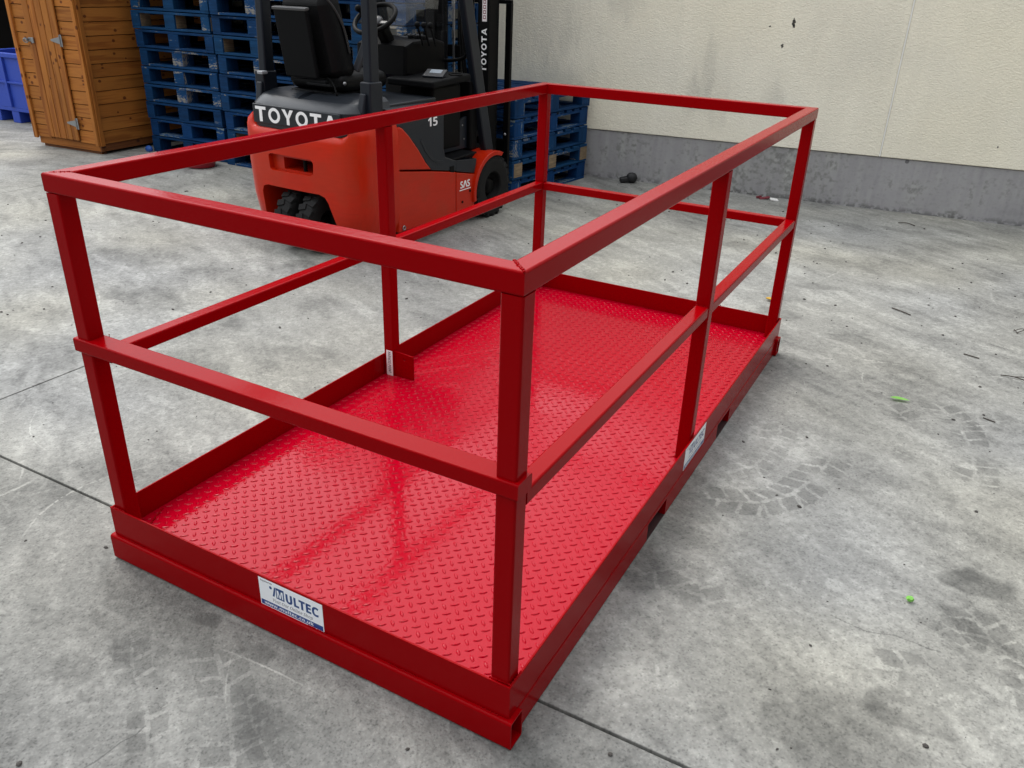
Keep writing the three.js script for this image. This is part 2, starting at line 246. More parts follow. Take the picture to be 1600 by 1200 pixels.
// ------------------------------------------------------------------ unseen buildings added behind and right of the camera to dim upright faces
{
  const clad = std([0.07, 0.072, 0.075], 0.7), base = std([0.16, 0.155, 0.15], 0.85);
  const w1 = thing('warehouse', 'unseen dark clad building added behind the camera to dim upright faces', 'warehouse', [-2, 0, 10]);
  part(w1, 'plinth', box(26, 0.9, 0.4, 0, 0.45, 0.2), base); part(w1, 'cladding', box(26, 4.6, 0.4, 0, 3.21, 0.25), clad);
  for (let i = 0; i < 26; i++) part(w1, 'cladding_rib', box(0.06, 4.5, 0.04, -12.5 + i, 3.2, 0.03), clad);
  const w2 = thing('warehouse', 'unseen dark clad building added on the right to dim upright faces', 'warehouse', [6.2, 0, 0]);
  part(w2, 'plinth', box(0.4, 0.9, 14, 0.2, 0.45, 0), base); part(w2, 'cladding', box(0.4, 4.6, 14, 0.25, 3.21, 0), clad);
  for (let i = 0; i < 14; i++) part(w2, 'cladding_rib', box(0.04, 4.5, 0.06, 0.03, 3.2, -6.5 + i), clad);
}

// ------------------------------------------------------------------ red work platform
const W = 1.4, LEN = 2.787;
{
  const RED = [0.275, 0.0002, 0.002];
  const paint = std(RED, 0.17, { bumpMap: rep(peel, 5), bumpScale: 0.0002, specularIntensity: 0.09 });
  const litDeckPaint = std([0.375, 0.0002, 0.011], 1.0, { roughnessMap: smear, bumpMap: rep(peel, 3), bumpScale: 0.0003, specularIntensity: 0.27 });  // same red as the frame, lightened to paint in light from above
  const pf = thing('safety_platform', 'red steel access platform with handrails and chequer plate floor in the middle of the yard', 'access platform');
  const Xr = (g, x, y, z) => T(g, x, y, z), Zr = (g, x, y, z) => T(g.rotateY(Math.PI / 2), x, y, z);    // section laid along +x, or along -z
  // base frame: end tubes run full width and stay open, side members between the fork openings
  const e = 0.012, bh = 0.088, dz = 0.06;
  part(pf, 'base_end_tube', Xr(rhs(W + 2 * e, dz, bh, { wall: 0.005, r: 0.008 }), -W - e, bh / 2 + 0.002, e - dz / 2), paint);
  part(pf, 'base_end_tube', Xr(rhs(W + 2 * e, dz, bh, { wall: 0.005, r: 0.008 }), -W - e, bh / 2 + 0.002, -LEN - e + dz / 2), paint);
  const zCuts = [[e - dz - 0.001, -0.94], [-1.12, -1.735], [-1.915, -LEN - e + dz + 0.001]];
  for (const x of [-0.028, -W + 0.028]) {
    for (const [a, b] of zCuts) part(pf, 'base_side_member', Zr(rhs(a - b, 0.056, bh - 0.004), x, bh / 2, a), paint);
    for (const [a, b] of [[-0.941, -1.119], [-1.736, -1.914]]) part(pf, 'pocket_top_strap', Zr(rhs(a - b, 0.056, 0.016, { r: 0.003 }), x, bh - 0.010, a), paint);
  }
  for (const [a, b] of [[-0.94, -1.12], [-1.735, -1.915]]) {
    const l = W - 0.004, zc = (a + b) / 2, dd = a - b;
    part(pf, 'fork_pocket', [box(l, 0.078, 0.006, -W / 2, 0.042, a + 0.0035), box(l, 0.078, 0.006, -W / 2, 0.042, b - 0.0035), box(l, 0.005, dd - 0.002, -W / 2, 0.004, zc), box(l - 0.12, 0.005, dd - 0.002, -W / 2, 0.078, zc)], std([0.03, 0.004, 0.004], 0.8));  // near-black colour paints in the shade inside the pockets
  }
  // deck plate and its raised lugs
  const deckY = 0.096;
  part(pf, 'deck_plate', box(W - 0.014, 0.006, LEN - 0.014, -W / 2, deckY - 0.003, -LEN / 2), litDeckPaint);
  const lug = (() => {
    const P = [], n = 8, a = 0.0142, b = 0.0056, h = 0.0030, at = (t, k) => { const s = Math.sign(Math.cos(t)) * Math.pow(Math.abs(Math.cos(t)), 1.0); return [a * s * (k ? 0.66 : 1), k ? h : -0.0003, b * Math.pow(Math.abs(Math.sin(t)), 1.35) * Math.sign(Math.sin(t)) * (k ? 0.52 : 1)]; };
    for (let i = 0; i < 2 * n; i++) { const t0 = i / n * Math.PI, t1 = (i + 1) / n * Math.PI, A = at(t0, 0), B = at(t1, 0), C = at(t1, 1), D = at(t0, 1); P.push(...A, ...C, ...B, ...A, ...D, ...C, ...D, 0, h * 1.12, 0, ...C); }
    let g = new THREE.BufferGeometry(); g.setAttribute('position', new THREE.Float32BufferAttribute(P, 3)); g.computeVertexNormals(); return uvm(toCreasedNormals(g, 0.75));
  })();
  const spots = [];
  for (let i = 0; i < 34; i++) for (let j = 0; j < 67; j++) for (const k of [0, 1]) {
    const x = -0.028 - i * 0.0421 - k * 0.02105, z = -0.012 - j * 0.0421 - k * 0.02105; if (x < -W + 0.022 || z < -LEN + 0.02) continue;
    if (Math.min(Math.abs(x + 0.03), Math.abs(x + W - 0.03)) < 0.036 && [0.03, 1.385, LEN - 0.03].some((q) => Math.abs(z + q) < 0.036)) continue;
    spots.push([x, z, (k ? -1 : 1) * (0.765 + rr(-0.03, 0.03)), Math.hypot(x - 0.64, z - 1.24)]);
  }
  const seenAt = (s) => s[3]; spots.sort((p, q) => seenAt(p) - seenAt(q));
  spots.slice(0, 300).forEach(([x, z, a]) => { const m = part(pf, 'tread_lug', lug, litDeckPaint); m.position.set(x, deckY, z); m.rotation.y = a; });
  const rest = spots.slice(300), many = new THREE.InstancedMesh(lug, litDeckPaint, rest.length), M = new THREE.Matrix4();
  rest.forEach(([x, z, a], i) => many.setMatrixAt(i, M.makeRotationY(a).setPosition(x, deckY, z)));
  many.name = 'tread_pattern'; many.userData.kind = 'stuff'; pf.add(many);
  // kick plates
  const k0 = 0.091, k1 = 0.191, kh = k1 - k0, ky = (k0 + k1) / 2;
  part(pf, 'kick_plate', Xr(rhs(W, 0.006, kh, { r: 0.002 }), -W, ky, -0.003), paint);
  part(pf, 'kick_plate', Xr(rhs(W, 0.006, kh, { r: 0.002 }), -W, ky, -LEN + 0.003), paint);
  for (const x of [-0.003, -W + 0.003]) part(pf, 'kick_plate', Zr(rhs(LEN - 0.0124, 0.006, kh, { r: 0.002 }), x, ky, -0.0062), paint);
  // posts, top frame with mitred corners, mid rails
  const p = 0.05, ins = 0.009, ti = 0.0085, topY = 1.2;
  for (const z of [-ins - p / 2, -LEN / 2 + 0.008, -LEN + ins + p / 2]) for (const x of [-ins - p / 2, -W + ins + p / 2]) {
    const mid = Math.abs(z + LEN / 2) < 0.1, q = part(pf, 'post', T(rhs(topY - p + 0.0 - deckY - 0.001, p, p).rotateZ(Math.PI / 2), x, deckY + 0.0005, z), paint);
    if (mid && x < -0.5) q.userData.label = 'post carrying the white harness point label';
  }
  const tw = W - 2 * ti, tl = LEN - 2 * ti, ty = topY - p / 2;
  part(pf, 'top_rail', Xr(rhs(tw - p, p, p, { k0: -1, k1: 1 }), -W + ti + p / 2, ty, -ti - p / 2), paint);
  part(pf, 'top_rail', Xr(rhs(tw - p, p, p, { k0: 1, k1: -1 }), -W + ti + p / 2, ty, -LEN + ti + p / 2), paint);
  part(pf, 'top_rail', Zr(rhs(tl - p, p, p, { k0: -1, k1: 1 }), -ti - p / 2, ty, -ti - p / 2), paint);
  part(pf, 'top_rail', Zr(rhs(tl - p, p, p, { k0: 1, k1: -1 }), -W + ti + p / 2, ty, -ti - p / 2), paint);
  const mh = 0.04;
  part(pf, 'mid_rail', Xr(rhs(W - 0.002, 0.062, mh, { r: 0.005 }), -W + 0.001, 0.75 - mh / 2, -0.001 - 0.031), paint);
  part(pf, 'mid_rail', Xr(rhs(W - 2 * (ins + p) - 0.002, 0.044, mh), -W + ins + p + 0.001, 0.697 - mh / 2, -LEN + ins + 0.026), paint);
  for (const x of [-ins - 0.0255, -W + ins + 0.0255]) {
    const zm = -LEN / 2 + 0.008, z0 = -ins - p - 0.007;
    part(pf, 'mid_rail', Zr(rhs(z0 - zm - p / 2 - 0.001, 0.046, mh), x, 0.70 - mh / 2, z0), paint);
    part(pf, 'mid_rail', Zr(rhs(LEN / 2 + 0.008 - p / 2 - p - ins - 0.003, 0.046, mh), x, 0.70 - mh / 2, zm - p / 2 - 0.001), paint);
  }
  // weld beads
  const weld = (pts, r = 0.0028) => { const q = [], A = new THREE.Vector3(...pts[0]), B = new THREE.Vector3(...pts[1]), n = Math.ceil(A.distanceTo(B) / 0.005); for (let i = 0; i <= n; i++) { const c = A.clone().lerp(B, i / n); q.push(T(uvm(new THREE.IcosahedronGeometry(r * rr(0.8, 1.25), 1)), c.x + rr(-1, 1) * 0.0006, c.y + rr(-1, 1) * 0.0006, c.z + rr(-1, 1) * 0.0006)); } part(pf, 'weld_bead', q, paint); };
  weld([[-ti - 0.001, topY - 0.0005, -ti - 0.001], [-ti - p, topY - 0.0005, -ti - p]], 0.0034);
  weld([[-W + ti + 0.005, topY - 0.0015, -ti - 0.005], [-W + ti + p, topY - 0.001, -ti - p]]);
  weld([[-ins, k1, -ins - 0.002], [-ins - p, k1, -ins + 0.001]]); weld([[-0.004, k1, -ins], [-0.004, k1, -ins - p]]);
  weld([[-W + ins, k1, -0.004], [-W + ins + p, k1, -0.004]]);
  weld([[-W + ins + p + 0.001, deckY + 0.002, -0.075], [-W + ins + 0.012, deckY + 0.002, -0.16]]);
  for (const z of [-0.45, -1.02, -1.6, -2.2]) weld([[-W + 0.009, deckY + 0.001, z], [-W + 0.009, deckY + 0.001, z - 0.05]]);
  for (const x of [-0.15, -0.42, -0.68, -1.1]) weld([[x, deckY + 0.001, -LEN + 0.009], [x - 0.06, deckY + 0.001, -LEN + 0.009]]);
  for (const [x, w] of [[-1.33, 0.06], [-1.0, 0.07], [-0.62, 0.06], [-0.35, 0.08], [-0.08, 0.05]]) weld([[x, 0.0905, 0.0015], [x + w, 0.0905, 0.0015]], 0.0022);
  for (const x of [-ins - p, -W + ins]) for (const z of [-ins - p - 0.001, -LEN / 2 + 0.008 + p / 2 + 0.001, -LEN + ins + p + 0.001]) weld([[x + 0.004, topY - p - 0.0008, z], [x + p - 0.004, topY - p - 0.0008, z]], 0.0022);
  for (const x of [-ins - p - 0.0008, -W + ins + p + 0.0008]) { weld([[x, 0.712, -ins - 0.062], [x, 0.748, -ins - 0.062]], 0.002); for (const z of [-LEN / 2 + 0.008 - p / 2, -LEN + ins]) weld([[x, deckY + 0.001, z + 0.004], [x, deckY + 0.001, z + p - 0.004]], 0.003); }
  weld([[-0.0005, k0 - 0.0004, -0.15], [-0.0005, k0 - 0.0004, -0.24]], 0.0022); weld([[-0.0005, k0 - 0.0004, -0.62], [-0.0005, k0 - 0.0004, -0.70]], 0.0022);
  for (const x of [-ins - 0.0255, -W + ins + 0.0255]) weld([[x - 0.02, 0.70, -LEN / 2 + 0.008 + p / 2 + 0.001], [x + 0.02, 0.70, -LEN / 2 + 0.008 + p / 2 + 0.001]], 0.002);
  // harness plate and its label
  const hz = -LEN / 2 + 0.008 + 0.01;
  const hp = ext([[0, 0], [0.098, 0], [0.098, 0.112], [0, 0.118]], 0.008, 0.0012, [Array.from({ length: 14 }, (_, i) => [0.052 + 0.0065 * Math.cos(-i / 14 * 6.283), 0.088 + 0.0065 * Math.sin(-i / 14 * 6.283)])]);
  part(pf, 'harness_plate', T(hp, -W + ins + p, deckY, hz), paint);
  const canvasMat = (w, h, draw, rough = 0.3) => { const c = document.createElement('canvas'); c.width = w; c.height = h; const x = c.getContext('2d'); draw(x, w, h); const t = new THREE.CanvasTexture(c); t.colorSpace = THREE.SRGBColorSpace; t.magFilter = THREE.LinearFilter; return std(0xffffff, rough, { map: t }); };
  const plate = (w, h, x, y, z, ry, mat, name, label) => { const white = std([0.75, 0.76, 0.78], 0.3), q = new THREE.Mesh(new THREE.BoxGeometry(w, h, 0.0008), [white, white, white, white, mat, white]); q.position.set(x, y, z); q.rotation.y = ry; q.name = name; q.userData.label = label; q.castShadow = q.receiveShadow = true; pf.add(q); return q; };
  const sticker = canvasMat(1000, 400, (x, w, h) => {
    x.fillStyle = '#f4f7fb'; x.fillRect(0, 0, w, h); x.fillStyle = '#0c3f86'; x.fillRect(12, 318, w - 24, 72);
    x.fillStyle = '#1d1d22'; x.font = 'italic bold 34px sans-serif'; x.fillText('Supplied By', 26, 42);
    x.fillStyle = '#123f7c'; x.beginPath(); x.arc(190, 92, 22, 0, 7); x.fill();
    x.beginPath(); x.moveTo(212, 205); x.quadraticCurveTo(236, 120, 250, 62); x.lineTo(268, 62); x.quadraticCurveTo(262, 150, 240, 205); x.fill();
    x.beginPath(); x.moveTo(272, 56); x.lineTo(402, 56); x.lineTo(402, 214); x.lineTo(272, 214); x.fill();
    x.fillStyle = '#f4f7fb'; x.font = 'bold 150px sans-serif'; x.save(); x.translate(276, 196); x.scale(0.86, 1); x.fillText('M', 0, 0); x.restore();
    x.fillStyle = '#123f7c'; x.lineWidth = 7; x.strokeStyle = '#123f7c'; x.font = 'bold 178px sans-serif'; x.save(); x.translate(416, 208); x.scale(0.98, 1); x.strokeText('ULTEC', 0, 0); x.fillText('ULTEC', 0, 0); x.restore();
    x.fillStyle = '#26262c'; x.font = 'italic 62px serif'; x.fillText('Visit Our Online Shop', 196, 286);
    x.fillStyle = '#f4f7fb'; x.font = 'bold 66px sans-serif'; x.save(); x.translate(60, 376); x.scale(1.32, 1); x.fillText('www.multec.co.uk', 0, 0); x.restore();
  });
  plate(0.226, 0.094, -0.678, 0.1375, 0.0005, 0, sticker, 'maker_sticker', 'white and blue sticker on the front kick plate');
  plate(0.245, 0.088, 0.0005, 0.142, -1.405, Math.PI / 2, sticker, 'maker_sticker_001', 'white and blue sticker on the right kick plate');
  const harness = canvasMat(128, 420, (x, w, h) => { x.fillStyle = '#f6f4f2'; x.fillRect(0, 0, w, h); x.fillStyle = '#14161a'; x.translate(w / 2 + 22, 18); x.rotate(Math.PI / 2); x.font = 'bold 78px sans-serif'; x.scale(0.60, 1); x.fillText('HARNESS POINT', 0, 50); });
  plate(0.032, 0.118, -W + ins + 0.029, deckY + 0.06, -LEN / 2 + 0.008 + p / 2 + 0.0006, 0, harness, 'harness_label', 'white label lettered harness point');
}

// ------------------------------------------------------------------ blue pallets in stacks
const blueWood = tex(512, 512, (i, j, o) => {   // worn blue paint over timber; u along the grain, 1.2 m a side
  const u = i / 512 * 1.2, v = j / 512 * 1.2, g = fbm(u * 9, v * 130, 3), m = fbm(u * 5, v * 9, 4), f = fbm(u * 70, v * 120, 2), worn = sst(0.63, 0.70, 0.55 * m + 0.25 * g + 0.2 * f);
  const b = 0.8 + 0.7 * (m - 0.5) + 0.6 * (g - 0.5), w = 0.7 + 0.8 * g;
  o[0] = (0.002 * b) * (1 - worn) + 0.20 * w * worn; o[1] = (0.046 * b) * (1 - worn) + 0.19 * w * worn; o[2] = (0.15 * b) * (1 - worn) + 0.17 * w * worn;
});
const rawWood = tex(256, 256, (i, j, o) => { const g = fbm(i / 40, j / 3, 3), m = fbm(i / 30, j / 30, 3), L = 0.7 + 0.7 * (g - 0.5) + 0.5 * (m - 0.5); o[0] = 0.30 * L; o[1] = 0.215 * L; o[2] = 0.125 * L; });
{
  const blues = [[1, 1, 1], [0.75, 0.82, 0.86], [1.15, 1.1, 1.0], [0.7, 0.95, 1.1]].map((c, k) => std(c, 0.75, { specularIntensity: 0.3, map: variant(blueWood, 0.13 * k, 0.31 * k, 1 / 1.2, 1 / 1.2), bumpMap: rep(grain, 1.5), bumpScale: 0.001 }));
  const raw = std(0xffffff, 0.85, { map: variant(rawWood, 0, 0, 2, 2) });
  const H = 0.1642;
  function makePallet(k) {   // 1.0 m wide (x), 1.2 m deep (z), base at y = 0
    const b = blues[k], g = new THREE.Group();
    for (let i = 0; i < 3; i++) for (let j = 0; j < 3; j++) {
      const q = uvm(new RoundedBoxGeometry(j === 1 ? 0.13 : 0.10, 0.116, 0.14, 1, 0.002), 'x', rr(0, 3), rr(0, 3)), x = (j - 1) * (0.5 - 0.05), z = (i - 1) * (0.6 - 0.07);
      part(g, 'block', q, k === 1 || (k === 2 && j !== 1) ? b : b).position.set(x, 0.02 + 0.058, z);
      if (k === 2) { part(g, 'block_flank', box(0.002, 0.113, 0.118, 0, 0, 0), raw).position.set(x + (j === 1 ? 0.0662 : 0.0512), 0.078, z - 0.008); }
    }
    for (let i = 0; i < 3; i++) part(g, 'stringer_board', box(0.1, 0.02, 1.19, (i - 1) * 0.449, 0.126, 0, 0.002), b);
    for (let i = 0; i < 3; i++) part(g, 'base_board', box(0.8 - 0.002, 0.019, 0.1, 0, 0.0098, (i - 1) * (0.6 - 0.05), 0.003), b);
    for (const x of [-0.45, 0, 0.45]) part(g, 'skid_board', box(0.1, 0.0185, x ? 1.2 : 0.99, x, 0.0096, 0, 0.003), b);
    for (let i = 0; i < 9; i++) { const w = i === 0 || i === 8 ? 0.125 : 0.09; part(g, 'top_board', box(1.0 + rr(-0.006, 0.004), 0.0205, w, rr(-0.003, 0.003), 0.147 + rr(-0.001, 0.001), (i - 4) * 0.1375 * (1.075 / 1.1), 0.003, 0, rr(-0.004, 0.004)), b); }
    return g;
  }
  const protos = [0, 1, 2, 3].map(makePallet);
  const ord = ['bottom', 'second from bottom', 'third from bottom', 'fourth from bottom', 'fifth from bottom', 'sixth from bottom', 'seventh from bottom', 'eighth from bottom', 'ninth from bottom', 'tenth from bottom', ...['eleventh', 'twelfth', 'thirteenth', 'fourteenth', 'fifteenth', 'sixteenth', 'seventeenth', 'eighteenth', 'nineteenth'].map((q) => q + ' from bottom')];
  function stack(n, x, z, turn, where, group, jit) {
    const c = Math.cos(turn), s = Math.sin(turn);
    for (let i = 0; i < n; i++) {
      const o = protos[Math.floor(rnd() * 3.999)].clone(); o.name = numbered('pallet'); scene.add(o);
      const dx = rr(-jit, jit), dz = rr(-jit, jit);
      o.position.set(x + dx * c + dz * s, i * H + 0.001, z - dx * s + dz * c); o.rotation.y = turn + rr(-0.012, 0.012) + (rnd() < 0.5 ? Math.PI : 0);
      tag(o, 'blue timber pallet, ' + (i === n - 1 ? 'topmost' : ord[i]) + ' of the ' + where, 'pallet', group);
    }
  }
  stack(19, -6.14, -5.06, 0.02, 'tall stack touching the wooden shed', 'pallets in the stack beside the shed', 0.012);
  stack(19, -5.08, -5.05, 0.0, 'tall stack between shed and forklift seat', 'pallets in the stack behind the forklift', 0.014);
  stack(17, -4.06, -5.2, 0.0, 'stack behind the forklift seat', 'pallets in the stack behind the seat', 0.012);
  stack(5, -3.10, -5.45, -0.1, 'low stack behind the forklift mast', 'pallets in the low stack by the wall', 0.008);
}

// ------------------------------------------------------------------ timber shed
{
  const pine0 = Array.from({ length: 34 }, () => [rr(0, 1.8), rr(0, 0.9), rr(0.008, 0.017)]);
  const pine = tex(1024, 512, (i, j, o) => {   // 1.8 m by 0.9 m, u along the grain
    const u = i / 1024 * 1.8, v = j / 512 * 0.9; let k = 0, du = 0;
    for (const q of pine0) { const d = Math.hypot((u - q[0]) / (q[2] * 1.3), (v - q[1]) / q[2]); if (d < 4) { k = Math.max(k, sst(1.25, 0.7, d)); du += 0.016 * Math.exp(-d * d * 0.5) * (v > q[1] ? 1 : -1); } }
    const g = fbm(u * 2.2, (v + du) * 48 + 2.2 * fbm(u * 1.3, v * 5, 2), 3), f = fbm(u * 12, v * 260, 2), m = fbm(u * 2.5, v * 4, 3), ring = sst(0.5, 0.72, g);
    let L = 0.92 + 0.4 * (m - 0.5) + 0.22 * (f - 0.5) - 0.26 * ring; L *= 1 - 0.66 * k;
    o[0] = 0.42 * L; o[1] = 0.155 * L * (1 - 0.12 * ring - 0.25 * k); o[2] = 0.027 * L * (1 - 0.2 * ring - 0.3 * k);
  });
  const woods = [0, 1, 2, 3].map((k) => std([[1, 1, 1], [0.88, 0.84, 0.8], [1.08, 1.06, 1.0], [0.95, 0.95, 0.92]][k], 0.65, { specularIntensity: 0.4, map: variant(pine, 0.17 * k, 0.29 * k, 1 / 1.8, 1 / 0.9), bumpMap: rep(grain, 2), bumpScale: 0.0006 }));
  const darkWood = std([0.42, 0.36, 0.3], 0.75, { map: variant(pine, 0.4, 0.2, 1 / 1.8, 1 / 0.9) }), zinc = std([0.30, 0.31, 0.32], 0.45, { metalness: 0.8 }), inside = std([0.06, 0.04, 0.025], 0.9);
  const sh = thing('garden_shed', 'narrow orange brown timber shed with a boarded door, left of the pallet stacks', 'shed', [-6.83, 0, -4.0], 0.052), w = () => woods[Math.floor(rnd() * 3.999)];
  const SW = 0.93, D = 1.55, y0 = 0.085, HT = 1.82, bh = 0.1225;     // origin: right front corner at the ground; depth lengthened unseen to block light
  for (const z of [-0.075, -D / 2, -D + 0.075]) part(sh, 'bearer', box(SW - 0.1, 0.03, 0.06, -SW / 2, 0.015, z, 0.003), darkWood);
  part(sh, 'plinth_board', box(SW - 0.05, 0.075, 0.02, -SW / 2, 0.066, -0.035, 0.003), woods[1]);
  part(sh, 'plinth_board', box(0.02, 0.075, D - 0.05, -0.025, 0.066, -D / 2, 0.003), darkWood);
  part(sh, 'carcass', box(SW - 0.07, HT - 0.02, D - 0.07, -SW / 2, y0 + HT / 2, -D / 2), inside);
  for (let i = 0; i < 15; i++) {
    const y = y0 + 0.012 + bh * (i + 0.5), tl = 0.02;
    part(sh, 'cladding_board', box(0.018, bh - 0.005, D - 0.02, -0.016, y, -D / 2, 0.0035, 0, 0, 0.035), w());
    part(sh, 'cladding_board', box(0.018, bh - 0.005, D - 0.02, -SW + 0.016, y, -D / 2, 0.0035, 0, 0, -0.035), w());
    part(sh, 'cladding_board', box(0.2, bh - 0.005, 0.018, -SW + 0.135, y, -0.016, 0.0035, -0.04), w());
    part(sh, 'cladding_board', box(0.235, bh - 0.005, 0.018, -0.155, y, -0.016, 0.0035, -0.04), w());
  }
  part(sh, 'corner_trim', box(0.042, HT, 0.024, -0.019, y0 + HT / 2, 0.004, 0.004), woods[2]);
  part(sh, 'corner_trim', box(0.022, HT, 0.045, 0.007, y0 + HT / 2, -0.031, 0.004), woods[1]);
  part(sh, 'corner_trim', box(0.05, HT, 0.024, -SW + 0.022, y0 + HT / 2, 0.004, 0.004), woods[2]);
  const door = new THREE.Group(); door.name = 'door'; sh.add(door);
  for (let i = 0; i < 5; i++) part(door, 'door_board', box(0.0825, HT - 0.1, 0.02, -SW + 0.272 + 0.0885 * i, y0 + 0.03 + (HT - 0.1) / 2, 0.009, 0.007), w());
  const strap = (y) => { const g = ext([[0, -0.03], [0, 0.03], [-0.018, 0.03], [-0.13, 0.007], [-0.13, -0.007], [-0.018, -0.03]], 0.003, 0.0008); const pl = box(0.024, 0.105, 0.003, 0.014, 0, 0.0015, 0.001), pin = cyl(0.006, 0.006, 0.1, 10, 0.0, 0, 0.004); part(door, 'hinge', T(mergeGeometries([g, pl, pin]), -0.25, y, 0.02), zinc); };
  strap(0.28); strap(1.03); strap(1.62);
  part(door, 'latch', [box(0.075, 0.035, 0.004, -0.66, 1.02, 0.021, 0.001), cyl(0.013, 0.013, 0.03, 12, -0.70, 1.02, 0.032, Math.PI / 2), T(uvm(new THREE.TorusGeometry(0.02, 0.006, 8, 16)), -0.72, 1.01, 0.034, 0.4, 0.5), box(0.03, 0.05, 0.012, -0.625, 1.015, 0.03, 0.003)], zinc);
  part(sh, 'roof', box(SW + 0.12, 0.03, D + 0.14, -SW / 2, y0 + HT + 0.045, -D / 2, 0.004, 0.09), std([0.05, 0.05, 0.052], 0.9));
  part(sh, 'fascia', box(SW + 0.1, 0.09, 0.018, -SW / 2, y0 + HT + 0.03, 0.045, 0.003), woods[1]);
}

// ------------------------------------------------------------------ blue plastic pallet box and small things left lying about
{
  const pl = std([0.02, 0.065, 0.44], 0.6, { bumpMap: rep(peel, 3), bumpScale: 0.001 });
  const b = thing('pallet_box', 'bright blue plastic pallet box on feet, left of the timber shed', 'plastic box', [-9.02, 0, -5.15], 0.03);
  const bw = 1.2, bd = 1.0, y0 = 0.13, y1 = 0.76, t = 0.03;
  part(b, 'floor', box(bw, 0.04, bd, 0, y0 + 0.02, 0, 0.005), pl);
  for (const s of [-1, 1]) { part(b, 'side_wall', box(bw, y1 - y0 - 0.04, t, 0, (y0 + 0.04 + y1) / 2, s * (bd / 2 - t / 2), 0.005), pl); part(b, 'end_wall', box(t, y1 - y0 - 0.04, bd - 2 * t - 0.004, s * (bw / 2 - t / 2), (y0 + 0.04 + y1) / 2, 0, 0.005), pl); }
  for (const s of [-1, 1]) { part(b, 'rim', box(bw + 0.05, 0.05, 0.05, 0, y1 - 0.02, s * (bd / 2 + 0.0), 0.008), pl); part(b, 'rim', box(0.05, 0.05, bd - 0.055, s * (bw / 2), y1 - 0.02, 0, 0.008), pl); }
  for (let i = 0; i < 4; i++) part(b, 'rib', box(0.035, y1 - y0 - 0.1, 0.03, -0.55 + i * 0.367, (y0 + y1) / 2, bd / 2 + 0.014, 0.004), pl);
  part(b, 'rail', box(bw - 0.06, 0.022, 0.024, 0, 0.45, bd / 2 + 0.011, 0.004), pl);
  for (const x of [-0.52, -0.18, 0.18, 0.52]) for (const z of [-0.42, 0, 0.42]) part(b, 'foot', box(0.13, y0, 0.15, x, y0 / 2, z, 0.006), pl);

  const tub = thing('red_tub', 'low round red plastic tub on the ground in front of the tall pallet stack', 'tub', [-5.70, 0, -4.22]);
  const pr = [[0, 0.004], [0.12, 0.004], [0.128, 0.012], [0.14, 0.06], [0.152, 0.062], [0.153, 0.075], [0.14, 0.077], [0.132, 0.07], [0.118, 0.016], [0, 0.014]];
  part(tub, 'bowl', uvm(new THREE.LatheGeometry(pr.map((q) => new THREE.Vector2(...q)), 36)), std([0.30, 0.008, 0.02], 0.4));
  const scrap = thing('plastic_scrap', 'small crumpled scrap of blue plastic at the foot of the shed', 'plastic scrap', [-6.66, 0, -4.42]);
  part(scrap, 'piece', T(uvm(new THREE.IcosahedronGeometry(0.045, 1)), 0, 0.03, 0).scale(1, 0.8, 0.7), std([0.02, 0.1, 0.4], 0.5));

  const bark = std([0.05, 0.04, 0.032], 0.9), leafM = std([0.2, 0.5, 0.06], 0.5, { transmission: 0.3 }), yellow = std([0.55, 0.33, 0.03], 0.6), black = std([0.012, 0.012, 0.013], 0.6);
  const twig = (label, x, z, pts, r) => { const t = thing('twig', label, 'twig', [x, 0, z]); part(t, 'stem', pts.map((q) => tubeAlong(q.map(([a, b, c]) => [a * 0.8, b * 0.8, c * 0.8]), r * 0.6, 10, 6)), bark); };
  twig('short dark twig on the concrete, nearest the far right corner of the platform', 0.496, -3.80, [[[-0.07, 0.006, -0.045], [0, 0.008, 0.0], [0.065, 0.007, 0.04]]], 0.0055);
  twig('short straight dark twig between the forked twig and the wall, at the right', 0.882, -3.3, [[[-0.045, 0.006, -0.015], [0.045, 0.006, 0.012]]], 0.005);
  twig('forked brown twig at the right edge of the yard', 1.09, -3.12, [[[-0.09, 0.006, 0.0], [-0.02, 0.012, 0.0], [0.14, 0.006, 0.06]], [[-0.02, 0.012, 0.0], [0.06, 0.016, -0.03]]], 0.004);
  twig('tiny dark twig to the right of the green leaf', 0.982, -2.56, [[[-0.03, 0.004, -0.012], [0.03, 0.005, 0.014]]], 0.004);
  twig('small tangled dark twig close to the right edge, behind the forked twig', 1.111, -3.834, [[[-0.05, 0.005, 0.01], [0, 0.03, 0], [0.06, 0.006, 0.02]], [[-0.03, 0.006, 0.04], [0.01, 0.02, 0], [0.03, 0.008, -0.04]], [[-0.05, 0.02, 0.01], [-0.02, 0.004, 0.04]]], 0.0035);
  twig('thin dark splinter lying on the concrete near the foot of the wall, at the right', 0.3, -6.0, [[[-0.07, 0.005, -0.01], [0.01, 0.016, 0], [0.09, 0.005, 0.02]]], 0.006);
  const leafShape = (l, w, bend) => { const P = [], n = 8; for (let i = 0; i < n; i++) for (const s of [-1, 1]) { const f = (t) => { const q = t / n, x = (q - 0.5) * l, h = w * Math.sin(Math.PI * Math.pow(q, 0.85)); return [[x, 0.006 + bend * (q - 0.5) * (q - 0.5) * 4, 0], [x, 0.006 + bend * (q - 0.5) * (q - 0.5) * 4 + 0.5 * h, s * h]]; }, [a, b] = f(i), [c, d] = f(i + 1); s > 0 ? P.push(...a, ...b, ...d, ...a, ...d, ...c) : P.push(...a, ...d, ...b, ...a, ...c, ...d); } const g = new THREE.BufferGeometry(); g.setAttribute('position', new THREE.Float32BufferAttribute(P, 3)); g.computeVertexNormals(); return uvm(g); };
